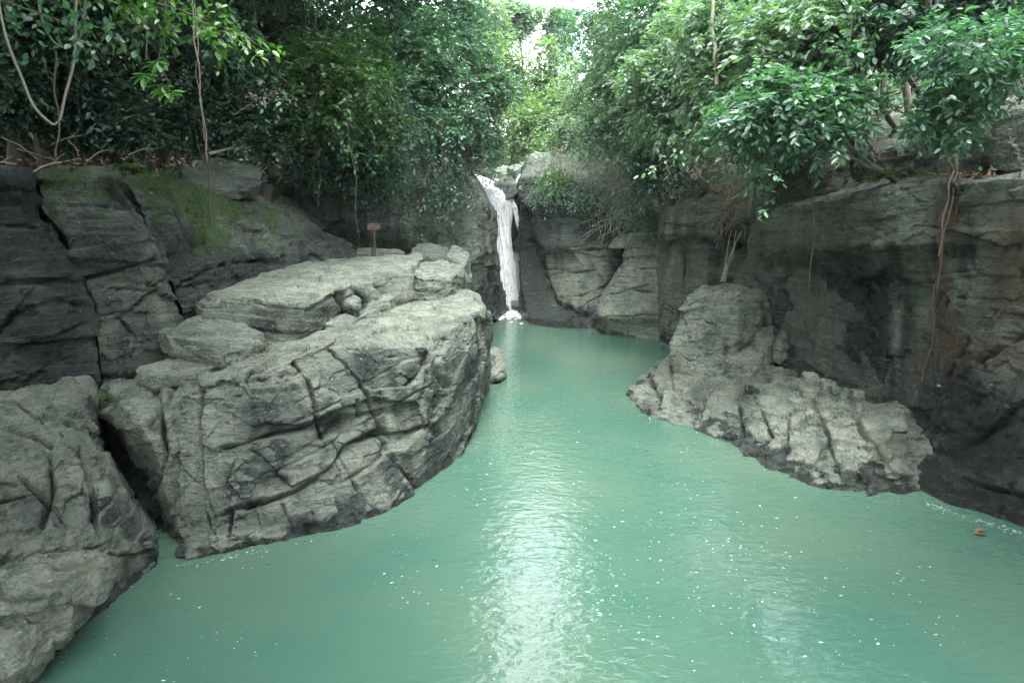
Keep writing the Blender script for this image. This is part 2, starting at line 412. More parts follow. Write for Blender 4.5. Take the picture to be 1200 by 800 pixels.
ii = np.arange(gx.size).reshape(gx.shape)
tag(link_mesh('ground', tp, np.stack([ii[:-1, :-1], ii[1:, :-1], ii[1:, 1:], ii[:-1, 1:]], -1).reshape(-1, 4), SOIL, None, True), kind='structure')

wx = [-60, -14, 14, 60]
water_v = np.array([(-14.0, -60.0, 0), (14.0, -60.0, 0), (14.0, 46.0, 0), (-14.0, 46.0, 0)])
tag(link_mesh('river_water', water_v, np.array([[0, 1, 2, 3]]), WATER), kind='structure')

# ------------------------------------------------------------------ the rocks
near = dict(lump=.03, ls=1.8, strata=.045, th=.75, dip=(-.14, -.21, 1), vor=.06, vs=1.2, fine=.03)
# big outcrop on the near bank
loft('rock_outcrop', [
    [(185, 630), (207, 657), (250, 648), (310, 637), (400, 618), (455, 600), (490, 572), (530, 545), (550, 515), (560, 480), (571, 455), (568, 430)],
    [(188, 620, 10.9), (207, 640, 10.25), (250, 630, 10.2), (310, 620, 10.45), (398, 595, 11.2), (452, 575, 11.9), (490, 550, 12.9), (530, 528, 14.1), (552, 498, 15.9), (563, 468, 18.4), (573, 446, 20.8), (566, 425, 23.2)],
    [(188, 565, 11.2), (208, 600, 10.55), (245, 597, 10.55), (300, 588, 10.75), (390, 535, 11.65), (440, 507, 12.35), (500, 505, 13.2), (525, 490, 14.4), (555, 470, 16), (566, 440, 18), (573, 425, 20), (560, 415, 22.5)],
    [(190, 520, 11.5), (214, 530, 11.0), (248, 520, 11.05), (305, 505, 11.2), (390, 465, 12.0), (440, 455, 12.7), (505, 450, 13.5), (524, 435, 14.5), (553, 420, 15.9), (567, 400, 17.6), (574, 395, 19.4), (560, 385, 22)],
    [(192, 480, 11.8), (222, 458, 11.5), (245, 450, 11.55), (310, 432, 11.8), (390, 400, 12.6), (445, 407, 13.0), (508, 406, 14.0), (522, 389, 14.8), (546, 375, 16.0), (563, 363, 17.3), (573, 368, 19), (560, 352, 21.5)],
    [(195, 455, 12.4), (230, 437, 12.6), (255, 425, 12.9), (315, 408, 13.3), (395, 385, 14.2), (440, 378, 15.2), (480, 372, 16.3), (510, 362, 17.2), (530, 352, 18), (548, 345, 18.8), (560, 345, 20), (555, 345, 21.8)],
    [(200, 445, 13), (240, 425, 13.6), (280, 405, 14.2), (330, 395, 14.6), (400, 372, 15.8), (440, 362, 16.8), (475, 355, 17.8), (500, 350, 18.4), (515, 345, 18.9), (530, 340, 19.5), (545, 340, 20.5), (545, 342, 22)],
], 400, 300, seed=3, smooth=1, cracks=[
    ([(265, 600), (300, 588), (345, 575), (390, 545), (410, 520), (440, 507), (470, 506), (508, 500), (530, 470), (548, 440)], 3.2, .3),
    ([(260, 526), (310, 512), (360, 498), (385, 482), (425, 472)], 2.4, .15),
    ([(345, 425), (362, 450), (368, 485), (378, 515)], 2.0, .12),
    ([(385, 408), (418, 445), (430, 470), (448, 505), (465, 545), (490, 575)], 2.2, .16),
    ([(505, 410), (500, 425), (478, 452), (430, 455)], 2.6, .2),
    ([(392, 520), (402, 540), (425, 580), (440, 600)], 2.0, .1),
    ([(450, 408), (449, 428)], 1.6, .08), ([(415, 470), (428, 500)], 1.6, .08),
    ([(390, 500), (405, 490), (420, 486)], 12, .18),
    ([(232, 448), (235, 480), (238, 560), (250, 600)], 2.5, .15),
    ([(520, 400), (508, 425), (520, 455), (505, 500)], 5, .12), ([(545, 400), (530, 440)], 3, .12),
    ([(440, 387), (490, 385)], 1.6, .08), ([(470, 395), (510, 405)], 1.6, .06), ([(225, 450), (290, 430), (340, 405)], 1.6, .05),
    ([(300, 600), (310, 640)], 2, .12), ([(330, 590), (345, 630)], 2, .08), ([(270, 600), (268, 640)], 2, .12), ([(240, 600), (244, 645)], 2, .1)],
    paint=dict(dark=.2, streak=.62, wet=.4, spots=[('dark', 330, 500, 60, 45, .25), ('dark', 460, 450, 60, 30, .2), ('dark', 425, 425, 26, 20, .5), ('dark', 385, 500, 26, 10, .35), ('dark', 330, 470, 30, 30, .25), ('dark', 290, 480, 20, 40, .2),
               ('dark', 545, 450, 20, 60, .35), ('dark', 530, 520, 25, 20, .5), ('dark', 320, 610, 60, 14, .45), ('pale', 480, 375, 60, 18, .2)]),
    label='big grey outcrop with a flat top jutting into the green river', cat='rock', **near)
# lower ledge nearest the camera
loft('rock_ledge', [
    [(-250, 980), (-60, 860), (60, 765), (110, 722), (150, 690), (182, 664), (192, 648, 10.6), (196, 636, 12.6)],
    [(-300, 800, 5.3), (-70, 740, 6.6), (70, 680, 7.9), (115, 665, 8.5), (150, 650, 9.0), (172, 630, 9.7), (178, 620, 10.6), (180, 612, 12.6)],
    [(-330, 620, 6), (-100, 600, 7.6), (50, 590, 8.9), (100, 585, 9.2), (128, 578, 9.5), (147, 582, 9.9), (153, 585, 10.8), (153, 580, 12.8)],
    [(-330, 520, 6.8), (-100, 530, 8.2), (55, 537, 9.5), (93, 530, 9.8), (108, 518, 10.1), (118, 528, 10.3), (124, 536, 11.2), (125, 540, 13)],
    [(-330, 470, 8.5), (-100, 490, 9.6), (40, 495, 10.3), (80, 490, 10.6), (98, 490, 10.9), (108, 503, 11.1), (113, 508, 11.8), (116, 512, 13.2)],
    [(-330, 430, 10.2), (-100, 460, 10.9), (10, 462, 11.5), (70, 445, 12), (100, 442, 12.4), (108, 450, 12.4), (112, 460, 12.8), (120, 470, 13.6)],
], 260, 230, seed=5, smooth=1, cracks=[
    ([(94, 530), (105, 560), (112, 600), (118, 660)], 2.4, .2), ([(60, 540), (62, 580), (50, 620)], 3, .15), ([(0, 495), (40, 510), (60, 525)], 2, .1),
    ([(120, 530), (122, 560)], 2, .1), ([(0, 660), (60, 655), (110, 640)], 3, .18), ([(20, 560), (55, 590), (75, 620), (70, 650)], 2.5, .12),
    ([(55, 475), (80, 495), (120, 515)], 2.5, .12), ([(0, 590), (40, 580)], 2, .1), ([(0, 520), (15, 535)], 1.6, .08), ([(10, 470), (50, 492)], 1.6, .06)],
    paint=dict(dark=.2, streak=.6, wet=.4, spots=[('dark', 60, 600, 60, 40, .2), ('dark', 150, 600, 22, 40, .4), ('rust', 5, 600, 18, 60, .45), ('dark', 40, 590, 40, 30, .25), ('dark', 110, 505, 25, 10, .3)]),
    label='low grey ledge at the edge of the frame, cut off by a deep black cleft', cat='rock', **near)
loft('rock_wedge', [
    [(206, 632, 12.4), (208, 646, 11.2), (212, 652, 10.4), (220, 648, 10.3), (232, 636, 10.6)],
    [(178, 582, 12.6), (188, 592, 11.2), (202, 597, 10.75), (222, 594, 10.8), (240, 590, 11.3)],
    [(140, 520, 12.6), (148, 518, 11.2), (175, 515, 10.8), (205, 515, 11.0), (230, 515, 11.6)],
    [(113, 487, 12.6), (121, 481, 11.4), (150, 470, 11.3), (190, 470, 11.4), (226, 460, 11.8)],
    [(112, 472, 12.8), (133, 463, 12.0), (160, 455, 12.1), (195, 452, 12.3), (225, 440, 12.5)],
    [(112, 455, 13.2), (135, 448, 12.7), (160, 440, 12.9), (195, 432, 13.3), (225, 424, 13.6)],
], 130, 150, seed=8, smooth=1, cracks=[([(188, 462), (191, 490), (197, 535), (190, 560), (182, 578)], 2.6, .28), ([(145, 500), (144, 535)], 1.6, .08), ([(150, 525), (175, 520)], 1.6, .08),
    ([(205, 540), (225, 525)], 3, .1), ([(110, 488), (130, 470), (175, 462), (200, 445)], 3, .12), ([(198, 470), (205, 450), (225, 440)], 2, .1)],
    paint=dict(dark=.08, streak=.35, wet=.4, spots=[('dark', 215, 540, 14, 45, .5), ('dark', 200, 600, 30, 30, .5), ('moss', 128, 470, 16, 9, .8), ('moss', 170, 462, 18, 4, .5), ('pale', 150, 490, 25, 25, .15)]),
    label='wedge of grey rock narrowing down into the black cleft', cat='rock', **near)
hull('boulder', blob_pts(P(35, 700, 7.6), (1.05, .85, .55), seed=3) + [P(92, 700, 8.0), P(70, 690, 8.1), P(-30, 680, 7.2)], 5, seed=11, paint=dict(wet=.3, dark=.05),
     label='lumpy grey boulder at the water below the ledge', cat='boulder', lump=.16, ls=.6, strata=.0, vor=.06, vs=.6, fine=.035)
hull('boulder', blob_pts(P(-8, 770, 6.75), (.62, .55, .5), seed=4), 5, seed=12, paint=dict(wet=.25),
     label='smooth rounded boulder in the bottom corner beside the water', cat='boulder', lump=.1, ls=.5, strata=.0, vor=.03, vs=.5, fine=.03)

hull('boulder', blob_pts(P(186, 628, 11.3), (.55, .45, .75), seed=6) + blob_pts(P(165, 570, 12.9), (.8, .5, 1.5), seed=7), 4, seed=14, paint=dict(dark=.9, wet=.5), label='black filler rock added for shade in the back of the deep cleft', cat='boulder', lump=.1, ls=.7, strata=0, vor=.05, vs=.7, fine=.03)  # added filler; its near-black colour stands in for the cleft's shade
# upper slab resting on the outcrop
loft('rock_slab', [
    [(228, 362, 15.5), (238, 371, 14.0), (300, 384, 13.8), (330, 403, 13.6), (352, 402, 13.8), (380, 390, 14.6), (408, 370, 15.6), (428, 360, 16.3), (462, 346, 17.3), (482, 332, 18.3), (495, 317, 20)],
    [(228, 353, 15.5), (236, 355, 14.1), (272, 349, 14.2), (345, 355, 13.8), (360, 356, 13.9), (392, 339, 14.9), (412, 337, 15.8), (430, 332, 16.5), (457, 322, 17.6), (481, 314, 18.6), (495, 306, 20.3)],
    [(236, 348, 15.7), (243, 346, 14.5), (276, 343, 14.8), (345, 346, 14.6), (362, 346, 14.8), (393, 333, 15.5), (413, 331, 16.3), (431, 326, 17), (457, 318, 18), (481, 311, 18.9), (495, 303, 20.5)],
    [(240, 342, 16.2), (255, 340, 15.6), (290, 333, 15.9), (345, 330, 16.0), (370, 328, 16.2), (395, 322, 16.8), (415, 320, 17.4), (432, 316, 18), (458, 311, 18.9), (482, 306, 19.6), (495, 300, 21)],
    [(250, 338, 17), (262, 335, 17), (296, 323, 17.6), (345, 309, 19), (365, 304, 19.6), (390, 300, 20.2), (415, 299, 20.5), (432, 298.5, 20.8), (458, 298, 21.2), (483, 298, 21.6), (495, 297, 22.2)],
], 300, 150, seed=15, smooth=1, cracks=[([(236, 347), (275, 352), (345, 358), (395, 342)], 1.6, .08), ([(395, 336), (404, 355), (412, 380)], 3, .2), ([(295, 325), (340, 325), (375, 325)], 1.6, .08),
    ([(412, 338), (425, 355)], 3, .2), ([(360, 356), (362, 395)], 2, .06), ([(400, 345), (360, 365)], 1.5, .06), ([(380, 318), (420, 322)], 1.4, .06), ([(350, 335), (395, 340)], 1.4, .05), ([(440, 328), (448, 345)], 3, .12)],
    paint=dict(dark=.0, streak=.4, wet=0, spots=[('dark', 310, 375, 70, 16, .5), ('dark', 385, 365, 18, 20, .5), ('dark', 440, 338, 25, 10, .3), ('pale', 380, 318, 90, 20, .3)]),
    label='long layered slab with dark green-black face lying on the outcrop', cat='rock', lump=.04, ls=1.5, strata=.045, th=.27, vor=.025, vs=1.4, fine=.02)
def prism(top, drop, Yspread=0):
    """corner points of a block: its top outline, and the same outline lower down"""
    t = [P(*q) for q in top]; return t + [p - np.array((0, 0, drop)) for p in t]
st = dict(lump=.02, ls=.7, strata=.025, th=.18, vor=.04, vs=.6, fine=.02)
hull('stone_block', prism([(186, 391, 13.3), (203, 394, 12.7), (262, 408, 12.4), (310, 390, 13.3), (270, 373, 14.3), (234, 369, 14.3)], .45), 5, seed=21, paint=dict(wet=0, dark=.05, spots=[('dark', 225, 402, 35, 6, .4)]),
     label='six-sided flat stone lying at the foot of the mossy cliff', cat='rock', **st)
hull('stone_slab', prism([(160, 430, 12.4), (176, 442, 12.0), (215, 440, 12.1), (250, 428, 12.5), (268, 419, 12.9), (215, 418, 13.0)], .25), 5, seed=22, paint=dict(wet=0),
     label='thin pale slab in front of the six-sided stone', cat='rock', **st)
hull('stone_block', prism([(380, 379, 14.4), (402, 385, 14.1), (418, 376, 14.8), (405, 369, 15.3)], .4), 4, seed=23, paint=dict(wet=0), label='small wedge stone in front of the slab corner', cat='rock', **st)
hull('stone_block', prism([(402, 353, 15.5), (414, 356, 15.2), (422, 352, 15.6), (416, 347, 15.9)], .45), 4, seed=24, paint=dict(wet=0, dark=.1), label='cube-like stone stuck in the notch of the slab', cat='rock', **st)
hull('stone_block', prism([(418, 372, 15.2), (436, 366, 15.7), (463, 347, 17.0), (448, 344, 17.2), (430, 356, 16.2)], .4), 4, seed=25, paint=dict(wet=0, dark=.1), label='narrow tilted stone along the foot of the layered slab', cat='rock', **st)
hull('stone_block', prism([(482, 322, 18.8), (500, 326, 18.5), (528, 324, 18.8), (545, 312, 20.5), (520, 306, 21.2), (490, 307, 20.8)], .75), 5, seed=26, paint=dict(wet=0, spots=[('pale', 510, 325, 20, 8, .2)]), label='pale square block at the far end of the outcrop top', cat='rock', **st)
hull('stone_block', prism([(478, 298, 21.6), (528, 300, 21.5), (524, 290, 23), (490, 287, 23.2)], .6), 5, seed=27, paint=dict(wet=0, dark=.45), label='dark lens-shaped stone behind the pale square block', cat='rock', **st)
hull('stone_block', prism([(522, 300, 21.4), (546, 306, 21.2), (552, 298, 23), (530, 287, 23.5)], 1.9), 4, seed=28, paint=dict(wet=0, dark=.05), label='tall pale corner stone beside the far shaded cliff', cat='rock', **st)
hull('stone_block', prism([(508, 358, 17.6), (530, 361, 17.4), (547, 352, 18.3), (530, 348, 18.8)], .35), 4, seed=29, paint=dict(wet=0), label='low rounded lump on top of the outcrop tip', cat='rock', **st)
hull('stone_block', prism([(540, 350, 18.6), (556, 352, 18.5), (556, 343, 19.8), (538, 340, 20.0)], .5), 4, seed=30, paint=dict(wet=0), label='knob of rock at the outer corner of the outcrop', cat='rock', **st)
hull('stone_block', prism([(415, 297.5, 22.4), (470, 297, 22.6), (470, 291, 23.6), (418, 291, 23.4)], .6), 4, seed=31, paint=dict(wet=0, dark=.2), label='low ledge of rock at the foot of the sign', cat='rock', **st)
hull('boulder', blob_pts(W(576, 440) + np.array((.05, 0, .3)), (.55, 1.3, .75), seed=9), 5, seed=33, paint=dict(wet=.3), label='small pale boulder in the water beyond the outcrop tip', cat='boulder', lump=.1, ls=.6, strata=.03, th=.25, vor=.06, vs=.5, fine=.03)

# the dark mossy cliff: three blocks with joints between them
cl = empty('mossy_cliff', (-9, 14, 2.5), 'dark cliff with green moss, black stains and painted-in shade behind the outcrop', 'cliff')  # its blocks' dark paint mixes wet, stained rock with painted-in shade
clr = dict(lump=.04, ls=1.8, strata=.1, th=.6, dip=(.03, .05, 1), vor=.075, vs=1.1, fine=.03)
loft('cliff_block', [
    [(-300, 470, 10.6), (-100, 480, 11.2), (0, 480, 11.6), (60, 470, 11.9), (118, 440, 12.6)],
    [(-300, 400, 10.6), (-100, 400, 11.1), (0, 400, 11.5), (55, 400, 11.9), (113, 385, 12.9)],
    [(-300, 332, 10.8), (-100, 332, 11.2), (0, 333, 11.6), (50, 333, 12.0), (97, 331, 12.9)],
    [(-300, 250, 11), (-100, 252, 11.3), (0, 254, 11.8), (45, 252, 12.3), (62, 262, 12.8)],
    [(-300, 243, 11.4), (-100, 244, 11.8), (0, 244, 12.3), (40, 242, 12.7), (50, 244, 13.0)],
    [(-300, 190, 11.2), (-100, 196, 11.6), (0, 205, 12.1), (28, 205, 12.6), (38, 207, 13)],
    [(-300, 175, 13.2), (-100, 183, 13.6), (0, 195, 14.4), (30, 196, 14.8), (44, 199, 15)]], 150, 170, cl, seed=41, smooth=1,
    cracks=[([(-100, 332), (0, 332), (95, 330)], 2.2, .15), ([(-100, 250), (45, 248)], 4, .3), ([(0, 262), (60, 268)], 1.8, .08), ([(10, 370), (60, 350), (100, 360)], 3, .12), ([(20, 410), (90, 380)], 3, .1), ([(0, 390), (30, 350)], 3, .12)],
    paint=dict(dark=.8, streak=.2, wet=0, moss=.1, spots=[('wet', 30, 230, 60, 30, .7), ('wet', 40, 310, 60, 50, .6), ('wet', 60, 400, 60, 40, .5), ('pale', 10, 420, 15, 40, .3), ('pale', 95, 395, 20, 40, .3)]), label='blue-black stained block of the cliff with painted-in shade', **clr)
loft('cliff_block', [
    [(120, 445, 12.9), (150, 430, 13.2), (185, 408, 13.7), (218, 385, 14.4)],
    [(112, 375, 12.8), (140, 370, 13.1), (180, 360, 13.5), (210, 355, 14.3)],
    [(98, 330, 12.9), (130, 322, 13.1), (165, 312, 13.4), (194, 318, 14.2)],
    [(76, 274, 12.9), (105, 270, 13.0), (145, 262, 13.4), (176, 275, 14.2)],
    [(52, 246, 13.0), (90, 243, 13.1), (130, 243, 13.5), (160, 240, 14.3)],
    [(42, 206, 13.4), (75, 202, 13.4), (110, 200, 13.8), (138, 207, 14.5)],
    [(50, 197, 15.2), (80, 194, 15.2), (112, 192, 15.6), (140, 198, 16)]], 130, 170, cl, seed=42, smooth=1,
    cracks=[([(95, 328), (130, 320), (160, 310), (178, 305)], 2.4, .15), ([(60, 244), (110, 240), (150, 243)], 2, .12), ([(78, 276), (95, 320), (112, 362)], 3, .2), ([(110, 380), (140, 372), (170, 350), (190, 340)], 2.5, .12), ([(140, 372), (160, 400), (150, 420)], 2.5, .12), ([(118, 210), (140, 228)], 3, .2), ([(112, 345), (160, 335), (190, 330)], 2, .1)],
    paint=dict(dark=.5, streak=.25, wet=0, moss=.35, spots=[('moss', 70, 212, 30, 14, .8), ('moss', 130, 220, 22, 20, .55), ('moss', 62, 250, 10, 16, .5), ('dark', 140, 285, 40, 28, .35), ('pale', 130, 338, 40, 6, .4), ('pale', 120, 385, 30, 25, .25), ('pale', 190, 370, 20, 20, .2), ('rust', 95, 268, 18, 5, .4)]), label='moss-topped middle block of the cliff', **clr)
loft('cliff_block', [
    [(218, 388, 14.6), (245, 374, 15.3), (290, 347, 16.8), (345, 322, 18.9), (400, 307, 20.8), (425, 302, 22.5)],
    [(213, 362, 14.5), (245, 350, 15.2), (290, 330, 16.7), (345, 312, 18.8), (398, 299, 20.8), (420, 296, 22.5)],
    [(198, 325, 14.4), (235, 310, 15.1), (285, 295, 16.7), (340, 290, 18.8), (392, 286, 20.8), (414, 289, 22.4)],
    [(180, 284, 14.5), (215, 265, 15.3), (265, 255, 16.9), (325, 262, 18.9), (378, 270, 20.9), (404, 281, 22.4)],
    [(163, 237, 14.9), (200, 226, 15.8), (250, 223, 17.3), (305, 236, 19.2), (355, 257, 21), (392, 276, 22.4)],
    [(145, 208, 15.2), (185, 210, 16.2), (235, 210, 17.8), (285, 220, 19.6), (335, 245, 21.3), (377, 270, 22.6)],
    [(150, 197, 17), (190, 197, 18.3), (240, 198, 20), (290, 208, 21.8), (345, 234, 23.4), (385, 262, 24.6)]], 230, 180, cl, seed=43, smooth=1,
    cracks=[([(196, 222), (212, 260), (235, 290)], 2.6, .16), ([(215, 330), (260, 310), (330, 302)], 2.4, .15), ([(168, 245), (205, 242)], 2, .1), ([(290, 225), (310, 270), (318, 295)], 2, .08), ([(210, 335), (250, 330), (290, 322)], 2, .1), ([(255, 222), (262, 260), (280, 300)], 2, .05)],
    paint=dict(dark=.58, streak=.3, wet=0, moss=.4, spots=[('wet', 210, 290, 30, 40, .6), ('wet', 380, 280, 30, 20, .4), ('moss', 232, 228, 34, 32, .75), ('moss', 245, 275, 24, 28, .55), ('moss', 180, 215, 30, 10, .6), ('moss', 275, 235, 14, 20, .7), ('moss', 185, 245, 14, 10, .5), ('dark', 200, 290, 22, 30, .4), ('dark', 260, 315, 60, 14, .45), ('dark', 385, 285, 25, 14, .2),
        ('pale', 254, 240, 7, 25, .7), ('pale', 215, 230, 6, 5, .6), ('pale', 315, 270, 12, 25, .25), ('moss', 320, 265, 18, 25, .4)]), label='green-mossed block of the cliff with a pale streak', **clr)
hull('boulder', [P(215, 196, 17.5), P(250, 186, 18), P(300, 196, 18.5), P(305, 214, 18.5), P(212, 226, 17.6), P(240, 230, 17.2), P(300, 232, 18.6), P(290, 190, 21), P(230, 190, 20.5)], 4, seed=45, paint=dict(dark=.6, wet=0, moss=.5), label='flat mossy boulder on top of the dark cliff beside the leaning trunk', cat='boulder', **st)

# the recessed cliff in the shade and its far corner by the waterfall
loft('shaded_cliff', [
    [(330, 325, 24.5), (400, 322, 26.8), (450, 322, 27.7), (500, 332, 28.5), (535, 380, 29.5), (560, 396), (581, 375), (593, 366)],
    [(330, 282, 24.9), (400, 288, 27.4), (450, 292, 28.2), (500, 294, 28.8), (535, 330, 29.6), (560, 340, 31), (578, 330, 36), (590, 342, 39.5)],
    [(330, 255, 24), (400, 260, 25.6), (450, 266, 26.6), (500, 264, 28), (535, 285, 29.5), (558, 280, 31), (576, 280, 36), (584, 292, 39.5)],
    [(325, 215, 24), (395, 205, 25.6), (450, 205, 26.6), (500, 215, 28), (535, 230, 29.8), (556, 235, 31.5), (572, 240, 36), (580, 250, 39.5)],
    [(320, 190, 25), (390, 180, 27), (450, 175, 28), (500, 180, 29.5), (530, 200, 31), (548, 206, 33), (560, 213, 36.5), (571, 228, 39.5)],
    [(320, 182, 29), (390, 172, 31), (450, 168, 32), (500, 174, 33), (530, 190, 34.5), (545, 198, 36), (556, 206, 39), (566, 222, 42)]], 220, 170, seed=51, smooth=1,
    cracks=[([(395, 262), (440, 275), (480, 295), (500, 300)], 3, .4), ([(548, 330), (556, 305), (570, 300)], 2, .2), ([(525, 270), (545, 300)], 2.5, .3), ([(575, 250), (570, 300), (580, 350)], 2, .15)],
    paint=dict(dark=.45, streak=.3, wet=.6, moss=.15, spots=[('pale', 565, 260, 12, 40, .35), ('rust', 420, 285, 30, 20, .25), ('dark', 565, 355, 20, 20, .6)]),
    label='shaded cliff under hanging leaves, with the sign in front of it', cat='cliff', lump=.2, ls=2.5, strata=.05, th=1.0, vor=.06, vs=2.2, fine=.04)
loft('waterfall_cliff', [
    [(540, 366, 42.5), (565, 366, 42.5), (585, 366, 42.5), (605, 366, 42.3), (640, 366, 42.5), (690, 366, 42.5)],
    [(540, 300, 42.8), (565, 300, 42.9), (585, 300, 43.2), (605, 300, 43), (640, 300, 43), (690, 300, 43)],
    [(540, 245, 43), (565, 250, 43), (585, 250, 43.3), (605, 250, 43.2), (640, 250, 43.2), (690, 250, 43)],
    [(540, 210, 43), (563, 212, 43), (585, 232, 43.3), (605, 225, 43.4), (640, 210, 43.2), (690, 200, 43)],
    [(540, 200, 45), (563, 203, 45), (585, 205, 46), (605, 198, 45.6), (640, 184, 45), (690, 178, 45)],
    [(540, 197, 48), (563, 199, 48), (585, 199, 48), (605, 190, 48), (640, 180, 48), (690, 172, 48)]], 130, 130, seed=54, smooth=2,
    paint=dict(dark=.35, streak=.3, wet=1, spots=[('wet', 600, 290, 40, 80, .8), ('pale', 640, 190, 60, 16, .6)]), label='wet blue-grey rock wall behind the waterfall', cat='cliff', lump=.3, ls=2, strata=.1, th=.8, vor=.25, vs=1.5, fine=.06)
hull('boulder', [P(575, 222, 42.4), P(582, 213, 42.6), P(598, 207, 42.8), P(606, 218, 42.5), P(604, 230, 42), P(590, 235, 41.8), P(580, 231, 42), P(595, 210, 45), P(580, 214, 45)], 4, seed=55, paint=dict(dark=.25, wet=0), label='rounded rock splitting the lip of the waterfall', cat='boulder', **{**st, 'lump': .15})
for i, (x, y, Y, r) in enumerate([(590, 362, 40.6, .4), (607, 357, 41.0, .55), (612, 362, 40.6, .4)]):
    hull('boulder', blob_pts(P(x, y, Y), (r, r * .8, r * .7), seed=60 + i), 3, seed=60 + i, paint=dict(wet=.6, dark=0), label=('wet rock at the foot of the waterfall under the shaded cliff', 'largest splash-worn rock at the foot of the waterfall', 'small rock between the waterfall foot and the buttress')[i], cat='boulder', group='rocks at the waterfall foot', **st)

loft('rock_buttress', [
    [(612, 372, 40), (622, 380), (650, 384), (690, 385), (712, 386, 34.2), (760, 388, 34.6)],
    [(608, 352, 40), (615, 355, 36.6), (646, 352, 36.2), (690, 355, 34.6), (715, 352, 34.8), (760, 352, 34.8)],
    [(607, 320, 40), (609, 320, 37.5), (640, 316, 37.0), (690, 320, 35.2), (720, 318, 35.4), (765, 318, 35.4)],
    [(606, 285, 40), (608, 285, 37.6), (632, 285, 36.9), (665, 287, 35.4), (725, 285, 35.8), (765, 285, 35.8)],
    [(606, 240, 40), (608, 240, 37), (622, 240, 36.2), (690, 245, 35.6), (730, 248, 35.5), (770, 250, 35)],
    [(608, 215, 40), (611, 212, 37.2), (630, 208, 36.8), (690, 215, 36.5), (730, 222, 36), (770, 225, 36)],
    [(612, 196, 41), (618, 190, 40), (645, 186, 40.5), (690, 180, 40.5), (730, 178, 40), (770, 180, 40)]], 220, 220, seed=57, smooth=1,
    cracks=[([(640, 298), (690, 293), (755, 286)], 1.6, .22), ([(645, 322), (690, 318), (720, 310)], 1.3, .08), ([(610, 240), (625, 285), (640, 320), (650, 350), (690, 372)], 5, .35), ([(650, 350), (690, 345), (720, 330)], 1.6, .1), ([(700, 318), (712, 345), (718, 375)], 1.6, .12)],
    paint=dict(dark=.3, streak=.35, wet=.5, moss=.15, spots=[('dark', 680, 250, 70, 40, .45), ('dark', 612, 300, 12, 80, .9), ('dark', 630, 345, 16, 40, .9), ('dark', 728, 318, 12, 34, .6), ('dark', 712, 360, 8, 30, .6), ('dark', 665, 368, 24, 10, .8), ('dark', 650, 240, 40, 18, .35), ('moss', 640, 218, 34, 12, .6), ('pale', 690, 320, 40, 20, .25), ('rust', 690, 330, 40, 25, .18), ('dark', 720, 260, 30, 20, .35), ('dark', 690, 378, 40, 6, .4)]),  # dark spots put the shade of the left hollow and side gap into colour
    label='massive pale buttress with a hollow dark edge beside the waterfall', cat='cliff', lump=.14, ls=2.6, strata=.06, th=.9, vor=.04, vs=2.6, fine=.03)
hull('boulder', [P(712, 290, 34.5), P(726, 276, 34.8), P(742, 273, 35), P(752, 284, 34.5), P(745, 290, 34), P(722, 291, 34), P(735, 276, 36.5)], 4, seed=58, paint=dict(wet=0, dark=.3, moss=.3), label='small mossy rock between buttress and stepped block', cat='boulder', **st)
loft('stepped_rock', [
    [(700, 387, 33), (714, 391), (745, 395), (772, 399), (786, 396, 31)],
    [(701, 378, 33), (712, 378, 31.6), (745, 379, 31.2), (774, 381, 30.8), (788, 380, 31)],
    [(700, 371, 33), (706, 371, 31.4), (745, 371, 31.0), (775, 372, 30.6), (788, 372, 31)],
    [(704, 346, 33.5), (712, 350, 32), (745, 345, 31.7), (776, 345, 31.2), (790, 345, 31.3)],
    [(716, 325, 33.8), (724, 325, 32.6), (748, 322, 32.2), (778, 322, 31.6), (792, 320, 31.7)],
    [(730, 305, 34), (735, 303, 33), (752, 300, 32.7), (780, 300, 32), (795, 300, 32)],
    [(738, 279, 34.2), (742, 278, 33.2), (757, 276, 33), (780, 276, 32.4), (795, 276, 32.4)],
    [(737, 275, 36), (743, 273, 36), (758, 271, 36), (780, 271, 35.6), (795, 271, 35.4)]], 130, 180, seed=59, smooth=1,
    cracks=[([(740, 302), (785, 300)], 1.4, .12), ([(710, 372), (775, 370)], 1.4, .12), ([(735, 318), (785, 312)], 1.4, .1), ([(712, 345), (740, 338), (775, 345)], 1.6, .1)],
    paint=dict(dark=-.2, wet=.3, spots=[('pale', 745, 340, 30, 30, .2)]), label='pale stepped block standing in the water beyond the big boulder', cat='rock', lump=.1, ls=1.5, strata=.1, th=.55, vor=.05, vs=1.5, fine=.03)
